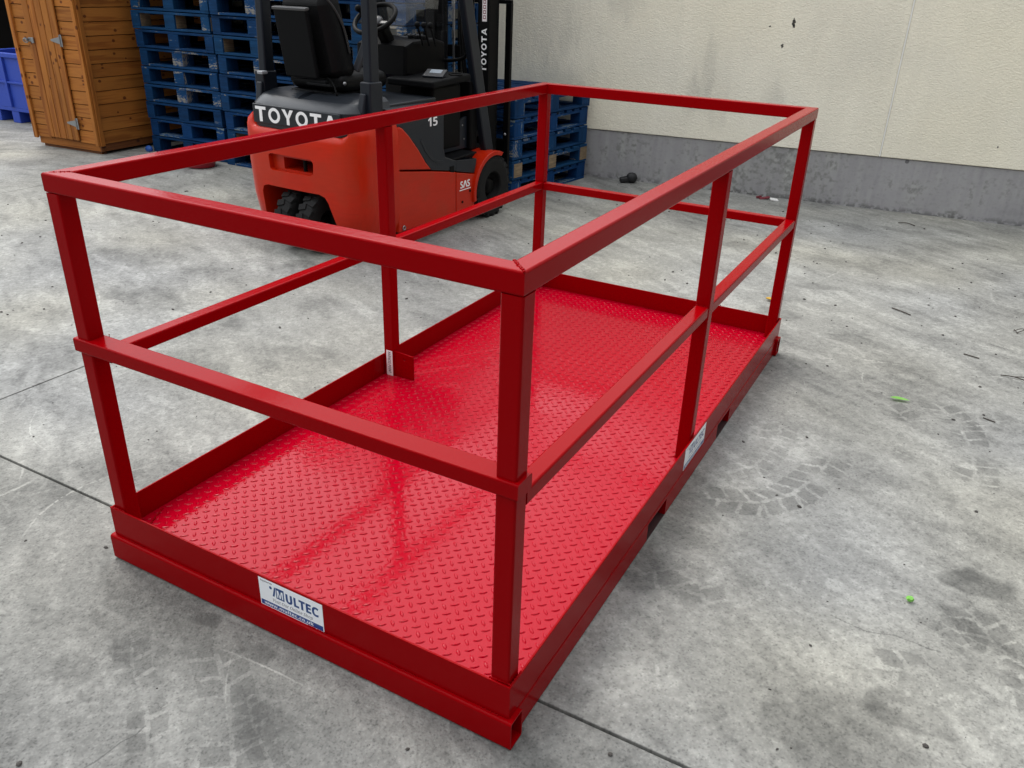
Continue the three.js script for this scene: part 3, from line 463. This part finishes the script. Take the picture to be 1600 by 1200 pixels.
  const lf = thing('leaf', 'bright green curled leaf on the concrete to the right of the platform', 'leaf', [0.617, 0, -2.552], 0.15); part(lf, 'blade', leafShape(0.085, 0.014, 0.004), leafM);
  const lf2 = thing('leaf', 'small yellow leaf just beyond the far right corner of the platform', 'leaf', [-0.208, 0, -3.56], 0.5); part(lf2, 'blade', leafShape(0.06, 0.02, 0.01), yellow);
  const cube = thing('green_chunk', 'small bright green faceted chunk of plastic on the concrete at the lower right', 'plastic chunk', [0.799, 0, -1.085], 0.4); part(cube, 'chunk', T(uvm(new THREE.DodecahedronGeometry(0.0125, 0)).scale(1, 0.75, 0.9), 0, 0.012, 0), std([0.18, 0.48, 0.07], 0.5));
  const clod = thing('black_lump', 'small black lump lying against the foot of the wall beside the low pallet stack', 'lump', [-2.12, 0, -6.06], 0.3);
  part(clod, 'lump', [T(uvm(new THREE.IcosahedronGeometry(0.055, 1)), 0.03, 0.05, 0).scale(1, 0.95, 0.8), box(0.09, 0.05, 0.06, -0.035, 0.03, 0.01, 0.015, 0.1, 0.3, 0.15)], black);
  const rub = thing('litter', 'torn red and white wrapper on the ground at the foot of the plinth', 'litter', [-0.826, 0, -6.18], 0.1);
  part(rub, 'wrapper', [box(0.09, 0.012, 0.03, -0.05, 0.012, 0, 0.003, 0.3, 0.2, 0.2), box(0.05, 0.016, 0.02, -0.1, 0.014, -0.01, 0.003, 0, 0.8, 0.1)], std([0.16, 0.02, 0.03], 0.5)); part(rub, 'paper', box(0.07, 0.01, 0.04, 0.035, 0.01, 0.015, 0.002, 0.2, 0.5, -0.15), std([0.75, 0.74, 0.72], 0.6));
  // crumbs of dirt and grit nobody could count
  const cr = uvm(new THREE.IcosahedronGeometry(1, 0)), n = 900, im = new THREE.InstancedMesh(cr, std([0.055, 0.05, 0.045], 0.9), n), M = new THREE.Matrix4(), Q = new THREE.Quaternion(), S = new THREE.Vector3(), V = new THREE.Vector3(), E = new THREE.Euler();
  for (let i = 0; i < n; i++) { let x, z; do { x = rr(-6, 1.6); z = rr(-6, 0.8); } while (x > -W - 0.03 && x < 0.03 && z < 0.03 && z > -LEN - 0.03); const s = Math.pow(rnd(), 3) * 0.0062 + 0.0012 + Math.max(0, -z) * 0.0003; V.set(x, s * 0.3, z); S.set(s * rr(0.8, 1.7), s * 0.6, s); Q.setFromEuler(E.set(rr(-0.3, 0.3), rr(0, 6), rr(-0.3, 0.3))); im.setMatrixAt(i, M.compose(V, Q, S)); }
  im.name = 'grit'; im.userData.kind = 'stuff'; im.userData.label = 'crumbs of dark grit scattered over the concrete yard'; scene.add(im);
}

// ------------------------------------------------------------------ forklift truck (x to its right, z towards its rear, origin under the rear wheels)
{
  const font = await new FontLoader().loadAsync('fonts/droid/droid_sans_bold.typeface.json');
  const chips = Array.from({ length: 60 }, () => [rr(0, 2), rr(0, 2), rr(0.002, 0.008), rr(0.001, 0.003), rr(-0.6, 0.6)]);
  const worn = variant(tex(1024, 1024, (i, j, o) => { const x = i / 512, y = j / 512, m = fbm(x * 5, y * 5, 4), f = fbm(x * 14, y * 90, 3); let k = 0; for (const c of chips) { const dx = x - c[0], dy = y - c[1]; if (Math.abs(dx) < 0.02 && Math.abs(dy) < 0.02 && Math.hypot((dx + c[4] * dy) / c[2], dy / c[3]) + 0.8 * (vn(x * 300, y * 300) - 0.5) < 1) k = 1; } const L = 0.90 + 0.16 * (m - 0.5) + 0.10 * (f - 0.5), g = 0.5 * sst(0.58, 0.75, m); o[0] = L * (1 - 0.22 * g) * (1 - k) + 0.8 * k; o[1] = Math.min(1, L * 0.5 * (1 + 0.5 * g) * (1 - k) + 0.98 * k); o[2] = Math.min(1, L * 0.5 * (1 + 2 * g) * (1 - k) + 0.98 * k); }), 0, 0, 0.5, 0.5);
  const ORANGE = std([0.56, 0.040, 0.005], 0.28, { map: worn, bumpMap: rep(peel, 5), bumpScale: 0.0004, specularIntensity: 0.5 }), GREY = std([0.014, 0.017, 0.022], 0.34, { bumpMap: rep(peel, 7), bumpScale: 0.0004, specularIntensity: 0.7 }), DARK = std([0.004, 0.0043, 0.005], 0.6, { specularIntensity: 0.2 }), BLACK = std([0.003, 0.003, 0.0033], 0.5, { specularIntensity: 0.2 }), NAVY = std([0.008, 0.011, 0.017], 0.42, { specularIntensity: 0.6 });
  const RUB = std([0.010, 0.010, 0.010], 0.85, { specularIntensity: 0.5, bumpMap: rep(grain, 3), bumpScale: 0.001 }), WHITE = std([0.9, 0.9, 0.9], 0.4), STEEL = std([0.35, 0.35, 0.36], 0.35, { metalness: 0.9 }), VINYL = std([0.0035, 0.0035, 0.004], 0.42, { specularIntensity: 0.3, bumpMap: rep(peel, 20), bumpScale: 0.0008 });
  const fk = thing('forklift_truck', 'orange and dark grey electric forklift truck standing behind the red platform, forks towards the wall', 'forklift', [-3.10, 0, -2.85], -2 * Math.PI / 180);
  const ev = new Evaluator(); ev.attributes = ['position', 'normal', 'uv'];
  const cut = (g, ...tools) => { const crease = typeof tools.at(-1) === 'number' ? tools.pop() : 0.6; let b = new Brush(g); b.updateMatrixWorld(); for (const t of tools) { const c = new Brush(t); c.updateMatrixWorld(); b = ev.evaluate(b, c, SUBTRACTION); } return uvm(toCreasedNormals(b.geometry.index ? b.geometry.toNonIndexed() : b.geometry, crease)); };
  // a solid lofted through U-shaped outlines: [y, half width, rear z, corner radius, raise]
  function loft(levels, zf, bow = 0.02, rise = () => 0) {
    const rings = levels.map(([y, w, zr, rc, up = 0]) => {
      const o = [], nC = 8;
      o.push([w, zf]); for (let i = 1; i <= 3; i++) o.push([w, zf + (zr - rc - zf) * i / 4]);
      for (let i = 0; i <= nC; i++) { const a = i / nC * Math.PI / 2; o.push([w - rc + rc * Math.cos(a), zr - rc + rc * Math.sin(a)]); }
      for (let i = 1; i < 10; i++) o.push([(w - rc) * (1 - i / 5), zr]);
      for (let i = nC; i >= 0; i--) { const a = i / nC * Math.PI / 2; o.push([-(w - rc + rc * Math.cos(a)), zr - rc + rc * Math.sin(a)]); }
      for (let i = 3; i >= 0; i--) o.push([-w, zf + (zr - rc - zf) * i / 4]);
      return o.map(([x, z]) => [x, y + up * rise(x, z), z - bow * (z > zr - rc ? (x / w) * (x / w) : 1) * sst(zf, zr, z)]);
    });
    const P = [], n = rings[0].length, put = (...q) => q.forEach((v) => P.push(...v));
    for (let k = 0; k + 1 < rings.length; k++) for (let i = 0; i < n; i++) { const a = rings[k][i], b = rings[k][(i + 1) % n], c = rings[k + 1][(i + 1) % n], d = rings[k + 1][i]; put(a, d, c, a, c, b); }
    const cap = (r, top) => { const c = [0, r.reduce((s, q) => s + q[1], 0) / n, (zf + r[17][2]) / 2]; r.forEach((a, i) => { const b = r[(i + 1) % n]; top ? put(a, c, b) : put(a, b, c); }); };
    cap(rings[0], false); cap(rings.at(-1), true);
    let g = new THREE.BufferGeometry(); g.setAttribute('position', new THREE.Float32BufferAttribute(P, 3)); g.computeVertexNormals(); return uvm(toCreasedNormals(g, 0.4));
  }
  const rise = (x, z) => Math.max(sst(0.37, 0.45, Math.abs(x)), sst(0.0, -0.06, z));
  const cw = loft([[0.125, 0.47, 0.06, 0.135], [0.2, 0.493, 0.098, 0.135], [0.34, 0.504, 0.118, 0.135], [0.56, 0.508, 0.128, 0.135], [0.68, 0.508, 0.127, 0.135], [0.735, 0.508, 0.122, 0.13, 0.55], [0.752, 0.496, 0.117, 0.127, 0.8], [0.770, 0.485, 0.10, 0.15, 0.075 / 0.08], [0.771, 0.462, 0.086, 0.14, 0.9], [0.74, 0.458, 0.08, 0.14, 0.2]].map((q) => [q[0], q[1], q[2], q[3], (q[4] || 0) * 0.08]), -0.29, 0.03, rise);
  const wheelWell = T(ext([[-0.34, -0.1], [-0.315, 0.36], [-0.30, 0.395], [-0.26, 0.41], [0.2, 0.41], [0.245, 0.395], [0.27, 0.36], [0.345, 0.1], [0.36, -0.1]], 0.6), -0.02, 0.0, -0.30);
  const slotA = T(ext([[-0.2, 0.525], [-0.205, 0.61], [-0.185, 0.622], [0.165, 0.622], [0.185, 0.60], [0.18, 0.535], [0.16, 0.52], [-0.18, 0.515]], 0.3), -0.03, 0, 0.085), slotB = T(box(0.25, 0.075, 0.4), -0.01, 0.565, 0.0);
  part(fk, 'counterweight', cut(cw, wheelWell, slotA, slotB), ORANGE);
  part(fk, 'tow_pin', [cyl(0.013, 0.013, 0.09, 12, 0.03, 0.566, 0.065), cyl(0.02, 0.02, 0.012, 12, 0.03, 0.605, 0.065)], BLACK);
  part(fk, 'axle_housing', [box(0.7, 0.3, 0.1, 0, 0.3, -0.27), box(0.05, 0.3, 0.05, 0, 0.36, 0)], BLACK);
  const cover = loft([[0.73, 0.452, 0.082, 0.13], [0.80, 0.455, 0.084, 0.13], [0.912, 0.450, 0.082, 0.13], [0.917, 0.447, 0.078, 0.128], [0.960, 0.428, 0.016, 0.11], [0.964, 0.424, 0.008, 0.108], [0.984, 0.40, -0.07, 0.09], [0.986, 0.36, -0.11, 0.07]], -0.3, 0.02);
  const notch = T(new RoundedBoxGeometry(0.065, 0.08, 0.34, 3, 0.03), -0.03, 1.0, -0.13).toNonIndexed();
  part(fk, 'rear_cover', cut(cover, uvm(notch), 0.3), GREY);
  part(fk, 'rear_cover_panel', box(0.74, 0.118, 0.012, -0.005, 0.853, 0.0805, 0.006), GREY);
  // lettering
  const bar = (x, y, w, h) => [[x, y], [x + w, y], [x + w, y + h], [x, y + h]], oval = (a, b, n = 28) => Array.from({ length: n }, (_, i) => [0.5 + a * Math.cos(i / n * 6.2832), 0.5 + b * Math.sin(i / n * 6.2832)]);
  const glyph = {
    T: () => ext([[0.37, 0], [0.63, 0], [0.63, 0.8], [0.97, 0.8], [0.97, 1], [0.03, 1], [0.03, 0.8], [0.37, 0.8]], 0.03), O: () => ext(oval(0.52, 0.51), 0.03, 0, [oval(0.30, 0.31).reverse()]),
    Y: () => ext([[0.38, 0], [0.62, 0], [0.62, 0.42], [1.0, 1], [0.71, 1], [0.5, 0.62], [0.29, 1], [0, 1], [0.38, 0.42]], 0.03), A: () => ext([[-0.04, 0], [0.2, 0], [0.28, 0.2], [0.72, 0.2], [0.8, 0], [1.04, 0], [0.63, 1], [0.37, 1]], 0.03, 0, [[[0.35, 0.38], [0.5, 0.76], [0.65, 0.38]]]),
  };
  const word = (str, h, adv, sx = 1) => mergeGeometries([...str].map((c, i) => T(glyph[c]().scale(h * sx, h, 0.05), i * adv, 0, 0)));
  const txt = (str, h, sx = 1, d = 0.002) => uvm(new TextGeometry(str, { font, size: h, depth: d, curveSegments: 6 }).scale(sx, 1, 1));
  part(fk, 'maker_lettering', T(word('TOYOTA', 0.092, 0.118, 1.06), -0.352, 0.806, 0.0862), WHITE);
  // body sides: profiles in (forward, height)
  const both = (name, pts, x0, x1, mat, bev, holes) => { for (const s of [1, -1]) { const g = side(ext(pts, x1 - x0, bev, holes)); part(fk, name, T(g, s > 0 ? x0 : -x1, 0, 0), mat); } };
  const arcP = (cq, cy, R, a0, a1, n) => Array.from({ length: n + 1 }, (_, i) => [cq + R * Math.cos(a0 + (a1 - a0) * i / n), cy + R * Math.sin(a0 + (a1 - a0) * i / n)]);
  both('side_cover', [[0.20, 0.80], [0.31, 0.806], [0.35, 0.79], [0.42, 0.735], [0.52, 0.635], [0.60, 0.54], [0.662, 0.478], [0.96, 0.425], [0.965, 0.50], [0.90, 0.52], [0.83, 0.545], [0.812, 0.60], [0.815, 0.9], [0.80, 0.915], [0.2, 0.925]], 0.36, 0.492, GREY, 0.008);
  both('side_cover_ridge', [[0.55, 0.70], [0.60, 0.63], [0.66, 0.57], [0.73, 0.535], [0.80, 0.525], [0.80, 0.51], [0.72, 0.52], [0.65, 0.555], [0.585, 0.62], [0.54, 0.69]], 0.47, 0.4955, GREY, 0.0016);
  both('side_wedge', [[0.285, 0.54], [0.65, 0.487], [0.59, 0.545], [0.51, 0.642], [0.412, 0.742], [0.345, 0.797], [0.315, 0.808], [0.295, 0.80]], 0.38, 0.50, ORANGE, 0.01);
  both('battery_cover', [[0.285, 0.125], [0.95, 0.125], [0.95, 0.42], [0.66, 0.472], [0.285, 0.53]], 0.38, 0.497, ORANGE, 0.005);
  both('step_panel', [[0.957, 0.125], [1.19, 0.125], [1.205, 0.25], [1.2, 0.365], [0.957, 0.415]], 0.40, 0.497, ORANGE, 0.004);
  both('step_side', [[0.962, 0.423], [1.2, 0.372], [1.225, 0.44], [1.23, 0.475], [0.962, 0.50]], 0.36, 0.49, GREY, 0.004);
  for (const s of [1, -1]) { part(fk, 'step_tread', box(0.2, 0.014, 0.42, s * 0.39, 0.512, -1.02, 0.004, 0.03), DARK); part(fk, 'step_lamp', box(0.006, 0.05, 0.05, s * 0.493, 0.445, -0.905, 0.002), BLACK); }
  const arch = [...arcP(1.45, 0.215, 0.285, Math.PI * 1.06, Math.PI * 0.36, 16), ...arcP(1.45, 0.215, 0.252, Math.PI * 0.38, Math.PI * 1.06, 16)];
  both('front_fender', arch, 0.335, 0.515, ORANGE, 0.004);
  part(fk, 'body_core', [box(0.76, 0.78, 0.58, 0, 0.52, -0.56), box(0.8, 0.3, 0.56, 0, 0.33, -1.1), box(0.62, 0.36, 0.3, 0, 0.32, -1.5)], DARK);
  part(fk, 'seat_deck', box(0.86, 0.03, 0.56, 0, 0.925, -0.53, 0.01), GREY);
  part(fk, 'model_number', T(T(txt('15', 0.056, 1.35), 0, 0, 0, 0, Math.PI / 2), 0.4935, 0.772, -0.622, 0, 0, 0), WHITE);
  {
    const a = ext([[0, 0], [0.013, 0], [0.028, 0.036], [0.043, 0], [0.056, 0], [0.035, 0.05], [0.021, 0.05]], 0.002), s1 = txt('S', 0.05, 1.1), s2 = T(txt('S', 0.05, 1.1), 0.09, 0, 0), ln = box(0.145, 0.006, 0.0016, 0.066, -0.014, 0.001);
    part(fk, 'dealer_lettering', T(T(mergeGeometries([s1, T(a, 0.038, 0, 0), s2, ln]), 0, 0, 0, 0, Math.PI / 2), 0.498, 0.292, -1.0), WHITE);
    part(fk, 'fixing_bolt', [cyl(0.01, 0.01, 0.008, 12, 0.499, 0.255, -1.13, 0, 0, Math.PI / 2), cyl(0.009, 0.009, 0.008, 12, 0.499, 0.19, -1.03, 0, 0, Math.PI / 2)], BLACK);
    part(fk, 'tie_down_eye', T(uvm(new THREE.TorusGeometry(0.013, 0.004, 8, 16)), 0.503, 0.15, -0.33, 0, Math.PI / 2), STEEL);
  }
  part(fk, 'kick_panel', side(ext([[0.84, 0.53], [1.32, 0.53], [1.34, 0.76], [1.25, 0.755], [0.93, 0.66], [0.84, 0.655]], 0.02, 0.004)).translate(0.345, 0, 0), NAVY);
  part(fk, 'panel_bolt', [cyl(0.006, 0.006, 0.006, 10, 0.367, 0.70, -1.22, 0, 0, Math.PI / 2), cyl(0.006, 0.006, 0.006, 10, 0.367, 0.60, -1.24, 0, 0, Math.PI / 2)], STEEL);
  // wheels
  function tyre(R, w, rimR, lugs, x, z, name) {
    const pr = [[rimR, -w / 2 + 0.01], [R - 0.045, -w / 2], [R - 0.014, -w / 2 + 0.006], [R - 0.004, -w / 2 + 0.02], [R - 0.004, w / 2 - 0.02], [R - 0.014, w / 2 - 0.006], [R - 0.045, w / 2], [rimR, w / 2 - 0.01], [rimR - 0.01, w / 2 - 0.03], [rimR - 0.01, -w / 2 + 0.03], [rimR, -w / 2 + 0.01]];
    const o = new THREE.Group(); o.name = fk.children.some((c) => c.name === name) ? name + '_' + String(fk.children.filter((c) => c.name.startsWith(name)).length).padStart(3, '0') : name; fk.add(o); o.position.set(x, R, z);
    const gs = [uvm(new THREE.LatheGeometry(pr.map((q) => new THREE.Vector2(...q)), 40))];
    for (let i = 0; i < lugs; i++) for (const s of [1, -1]) gs.push(T(T(box(0.03, w * 0.44, 2 * Math.PI * R / lugs * 0.62, 0, 0, 0, 0.003), R - 0.011, s * w * 0.255, 0, s * 0.28), 0, 0, 0, 0, (i + (s > 0 ? 0.5 : 0)) / lugs * 2 * Math.PI));
    part(o, 'tyre', T(mergeGeometries(gs), 0, 0, 0, 0, 0, Math.PI / 2), RUB);
    const sgn = x >= 0 ? 1 : -1, rim = [T(uvm(new THREE.LatheGeometry([[0.0, 0], [rimR * 0.4, 0], [rimR * 0.45, -0.03], [rimR * 0.8, -0.035], [rimR * 0.93, 0.01], [rimR, 0.02], [rimR, -0.05], [0, -0.05]].map((q) => new THREE.Vector2(...q)), 32)), 0, w / 2 - 0.035, 0)];
    for (let i = 0; i < 6; i++) { const a = i / 6 * 6.283; rim.push(cyl(0.008, 0.008, 0.025, 6, Math.cos(a) * rimR * 0.62, w / 2 - 0.06, Math.sin(a) * rimR * 0.62)); }
    part(o, 'rim', T(mergeGeometries(rim), 0, 0, 0, 0, 0, -sgn * Math.PI / 2), BLACK);
  }
  tyre(0.232, 0.17, 0.115, 20, 0.425, -1.45, 'front_wheel'); tyre(0.232, 0.17, 0.115, 20, -0.425, -1.45, 'front_wheel');
  tyre(0.195, 0.125, 0.09, 18, 0.09, 0.0, 'rear_wheel'); tyre(0.195, 0.125, 0.09, 18, -0.10, 0.0, 'rear_wheel');
  // overhead guard
  const bar3 = (p0, p1, w, d, r = 0.012) => { const A = new THREE.Vector3(...p0), B = new THREE.Vector3(...p1), l = A.distanceTo(B), g = uvm(new RoundedBoxGeometry(w, l, d, 2, r), 'y'); const q = new THREE.Quaternion().setFromUnitVectors(new THREE.Vector3(0, 1, 0), B.clone().sub(A).normalize()); g.applyQuaternion(q); const m = A.add(B).multiplyScalar(0.5); return g.translate(m.x, m.y, m.z); };
  for (const s of [1, -1]) {
    part(fk, 'rear_pillar', [bar3([s * 0.445, 0.85, -0.12], [s * 0.425, 2.03, -0.16], 0.062, 0.085)], NAVY);
    part(fk, 'pillar_base', [bar3([s * 0.447, 0.80, -0.115], [s * 0.444, 1.09, -0.122], 0.082, 0.12, 0.01), bar3([s * 0.43, 0.9, -0.05], [s * 0.435, 1.02, -0.08], 0.05, 0.07, 0.01)], NAVY);
    part(fk, 'front_pillar', [bar3([s * 0.415, 0.47, -1.49], [s * 0.375, 2.03, -1.10], 0.055, 0.11)], NAVY);
  }
  const roof = new THREE.Group(); roof.name = 'overhead_guard'; fk.add(roof);
  for (const s of [1, -1]) part(roof, 'side_bar', box(0.07, 0.06, 1.06, s * 0.41, 2.05, -0.64, 0.015), NAVY);
  for (let i = 0; i < 7; i++) part(roof, 'cross_bar', box(0.76, 0.04, 0.045, 0, 2.05, -0.16 - i * 0.16, 0.01), NAVY);
  part(fk, 'clip', box(0.05, 0.02, 0.05, -0.40, 1.085, -0.05, 0.006), std([0.3, 0.31, 0.33], 0.4));
  // seat
  const seat = new THREE.Group(); seat.name = 'seat'; fk.add(seat); seat.position.set(-0.06, 0, 0);
  const back = new RoundedBoxGeometry(0.47, 0.50, 0.14, 5, 0.06); { const p = back.attributes.position; for (let i = 0; i < p.count; i++) { const x = p.getX(i), y = p.getY(i), k = Math.abs(x) / 0.235; p.setZ(i, p.getZ(i) - 0.10 * k * k + 0.03 * (1 - (y / 0.25) ** 2)); p.setX(i, x * (1 - 0.22 * sst(0.0, 0.25, y))); } back.computeVertexNormals(); }
  part(seat, 'backrest', T(uvm(back), 0, 1.31, -0.14, 0.16), VINYL);
  part(seat, 'back_shell', T(uvm(new RoundedBoxGeometry(0.27, 0.40, 0.03, 3, 0.012)), -0.02, 1.275, -0.055, 0.16), DARK);
  part(seat, 'shell_trim', T(uvm(new RoundedBoxGeometry(0.28, 0.018, 0.036, 2, 0.006)), -0.02, 1.475, -0.022, 0.16), std([0.05, 0.05, 0.052], 0.4));
  part(seat, 'backrest_piping', T(tubeAlong([[-0.2, 0.12, -0.085], [-0.165, 0.225, -0.03], [-0.09, 0.262, 0.035], [0.09, 0.262, 0.035], [0.165, 0.225, -0.03], [0.21, 0.08, -0.09], [0.232, -0.1, -0.1]], 0.008, 40), 0, 1.31, -0.14, 0.16), std([0.02, 0.02, 0.021], 0.3));
  part(seat, 'cushion', box(0.47, 0.12, 0.46, 0, 1.05, -0.40, 0.05), VINYL);
  part(seat, 'seat_base', [box(0.40, 0.06, 0.44, 0, 0.965, -0.37, 0.01), box(0.3, 0.02, 0.03, 0.02, 1.06, -0.1, 0.004), box(0.2, 0.015, 0.02, 0.12, 1.045, -0.08, 0.004)], DARK);
  part(seat, 'belt_buckle', [bar3([0.235, 1.12, -0.30], [0.30, 1.30, -0.34], 0.05, 0.03, 0.01)], std([0.035, 0.038, 0.045], 0.45));
  part(seat, 'cable', tubeAlong([[0.13, 1.08, -0.15], [0.2, 1.05, -0.12], [0.24, 1.0, -0.1], [0.25, 0.94, -0.12]], 0.006), BLACK);
  part(seat, 'adjuster_knob', T(uvm(new THREE.SphereGeometry(0.014, 12, 10)), 0.22, 1.05, -0.2), STEEL);
  // dash, steering wheel, console
  const dash = new THREE.Group(); dash.name = 'dashboard'; fk.add(dash);
  part(dash, 'cowl', [side(ext([[0.85, 1.05], [1.33, 0.95], [1.33, 1.25], [1.2, 1.28], [0.95, 1.27], [0.86, 1.24]], 0.44, 0.02)).translate(-0.3, 0, 0)], BLACK);
  part(dash, 'lower_panel', [box(0.8, 0.5, 0.1, 0, 0.76, -1.33, 0.02)], BLACK);
  part(dash, 'lever_row', [0, 1, 2].map((i) => box(0.03, 0.03, 0.05, 0.02 + i * 0.05, 1.285, -1.08 - 0.01 * i, 0.008)), DARK);
  part(dash, 'control_lever', [0, 1, 2].map((i) => mergeGeometries([bar3([0.17 + i * 0.055, 1.24, -1.02], [0.165 + i * 0.055, 1.36, -0.97], 0.012, 0.012, 0.004), T(uvm(new THREE.SphereGeometry(0.02, 12, 10)), 0.164 + i * 0.055, 1.375, -0.965)])), DARK);
  part(dash, 'switch_panel', [T(box(0.16, 0.012, 0.07, 0, 0, 0, 0.004), -0.02, 1.285, -1.14, 0.3), ...[0, 1, 2, 3].map((i) => T(box(0.022, 0.012, 0.03, 0, 0, 0, 0.003), -0.075 + i * 0.037, 1.295, -1.14, 0.3))], NAVY);
  const sw = new THREE.Group(); sw.name = 'steering_wheel'; sw.position.set(-0.07, 1.405, -0.80); sw.rotation.x = -0.95; fk.add(sw);
  part(sw, 'rim', uvm(new THREE.TorusGeometry(0.15, 0.0165, 12, 40)), BLACK);
  part(sw, 'hub', [T(uvm(new THREE.SphereGeometry(0.05, 20, 12)).scale(1, 1, 0.5), 0, 0, -0.02), box(0.28, 0.03, 0.012, 0, -0.01, -0.02, 0.005), box(0.03, 0.14, 0.012, 0, -0.075, -0.02, 0.005)], std([0.05, 0.05, 0.053], 0.35));
  part(sw, 'spinner_knob', [T(uvm(new THREE.SphereGeometry(0.024, 16, 12)), -0.14, 0.03, 0.05), cyl(0.008, 0.008, 0.05, 8, -0.14, 0.03, 0.02, Math.PI / 2)], BLACK);
  part(fk, 'steering_column', [bar3([-0.07, 1.39, -0.83], [-0.07, 1.1, -1.05], 0.08, 0.08, 0.02)], BLACK);
  const con = new THREE.Group(); con.name = 'side_console'; fk.add(con);
  part(con, 'console_top', box(0.40, 0.05, 0.46, 0.25, 1.03, -0.98, 0.015, 0.05), DARK);
  part(con, 'console_body', box(0.30, 0.46, 0.36, 0.22, 0.77, -1.03, 0.03), BLACK);
  const scr = part(con, 'display_housing', T(box(0.15, 0.014, 0.11, 0, 0, 0, 0.005), 0.335, 1.075, -0.93, 0.35, 0.25), NAVY);
  part(con, 'display_screen', T(box(0.085, 0.004, 0.05), 0.335, 1.087, -0.945, 0.35, 0.25), std([0.30, 0.34, 0.38], 0.15));
  part(con, 'display_keys', [0, 1, 2, 3].map((i) => T(box(0.014, 0.004, 0.012, -0.036 + i * 0.024, 0, 0.04), 0.335, 1.083, -0.945, 0.35, 0.25)), WHITE);
  part(con, 'cup_holder', T(uvm(new THREE.TorusGeometry(0.045, 0.007, 8, 28)), 0.40, 1.063, -1.09, Math.PI / 2 + 0.05), BLACK);
  // front screen and its rubber frame
  part(fk, 'front_screen', T(box(0.72, 0.62, 0.004), 0, 1.45, -1.245, 0.25), new THREE.MeshPhysicalMaterial({ color: 0xffffff, transmission: 1, thickness: 0, roughness: 0.02, ior: 1.5 }));
  part(fk, 'screen_frame', T(tubeAlong([[-0.36, 0.35, 0], [-0.36, -0.24, 0], [-0.30, -0.31, 0], [0.30, -0.31, 0], [0.36, -0.24, 0], [0.36, 0.35, 0]], 0.013, 60), 0, 1.45, -1.245, 0.25), BLACK);
  // mast, carriage, load backrest, forks
  const mast = new THREE.Group(); mast.name = 'mast'; fk.add(mast);
  for (const s of [1, -1]) {
    part(mast, 'outer_channel', [box(0.085, 1.95, 0.014, s * 0.252, 1.03, -1.683, 0.003), box(0.014, 1.95, 0.11, s * 0.288, 1.03, -1.745, 0.003), box(0.085, 1.95, 0.014, s * 0.252, 1.03, -1.81, 0.003)], BLACK);
    part(mast, 'inner_channel', [box(0.05, 1.9, 0.08, s * 0.19, 1.05, -1.76, 0.004)], DARK);
    part(mast, 'lift_cylinder', [cyl(0.025, 0.025, 1.1, 16, s * 0.13, 0.75, -1.7), cyl(0.014, 0.014, 0.7, 14, s * 0.13, 1.6, -1.7)], DARK);
    part(mast, 'lift_chain', box(0.018, 1.5, 0.01, s * 0.09, 1.1, -1.77, 0.002), STEEL);
    part(mast, 'tilt_rod', bar3([s * 0.3, 0.55, -1.2], [s * 0.26, 0.6, -1.66], 0.04, 0.04, 0.012), DARK);
    part(mast, 'fork', [box(0.1, 0.45, 0.035, s * 0.2, 0.26, -1.95, 0.006), box(0.1, 0.035, 0.95, s * 0.2, 0.055, -2.42, 0.006)], BLACK);
  }
  part(mast, 'hose', [tubeAlong([[0.05, 1.9, -1.7], [0.04, 1.4, -1.66], [0.1, 0.9, -1.66], [0.2, 0.5, -1.64]], 0.011), tubeAlong([[0.09, 1.9, -1.7], [0.075, 1.3, -1.655], [0.15, 0.8, -1.65], [0.27, 0.62, -1.6]], 0.011)], BLACK);
  for (const y of [0.35, 1.15, 1.95]) part(mast, 'cross_member', box(0.49, 0.09, 0.02, 0, y, -1.83, 0.005), BLACK);
  part(mast, 'carriage', [box(0.7, 0.09, 0.03, 0, 0.46, -1.915, 0.006), box(0.7, 0.07, 0.03, 0, 0.14, -1.915, 0.006)], BLACK);
  part(mast, 'load_backrest', [...[1, -1].map((s) => box(0.05, 1.34, 0.035, s * 0.335, 0.84, -1.90, 0.006)), box(0.72, 0.03, 0.03, 0, 1.52, -1.90, 0.006), ...[-0.12, 0.12].map((x) => box(0.03, 0.9, 0.03, x, 1.05, -1.90, 0.005))], BLACK);
  part(mast, 'marker_stud', [T(uvm(new THREE.SphereGeometry(0.012, 12, 8)), 0.335, 0.55, -1.878)], STEEL);
  part(mast, 'maker_lettering', T(T(word('TOYOTA', 0.046, 0.0525, 0.95), 0, 0, 0, 0, 0, Math.PI / 2), 0.276, 1.03, -1.6755), WHITE);
  const c = document.createElement('canvas'); c.width = 64; c.height = 256; const x = c.getContext('2d'); x.fillStyle = '#e8e2e2'; x.fillRect(0, 0, 64, 256); x.fillStyle = '#7a2f38'; for (let i = 0; i < 5; i++) { x.strokeStyle = '#7a2f38'; x.lineWidth = 7; x.strokeRect(16, 16 + i * 47, 30, 26); }
  const ct = new THREE.CanvasTexture(c); ct.colorSpace = THREE.SRGBColorSpace; ct.magFilter = THREE.LinearFilter;
  const lb = std(0xffffff, 0.4, { map: ct }), lm = part(mast, 'mast_label', new THREE.BoxGeometry(0.04, 0.19, 0.002), [WHITE, WHITE, WHITE, WHITE, lb, WHITE]); lm.position.set(0.255, 1.48, -1.675);
}

scene.traverse((o) => { if (o.isMesh) o.castShadow = o.receiveShadow = true; });
scene.updateMatrixWorld(true);
renderer.render(scene, camera);
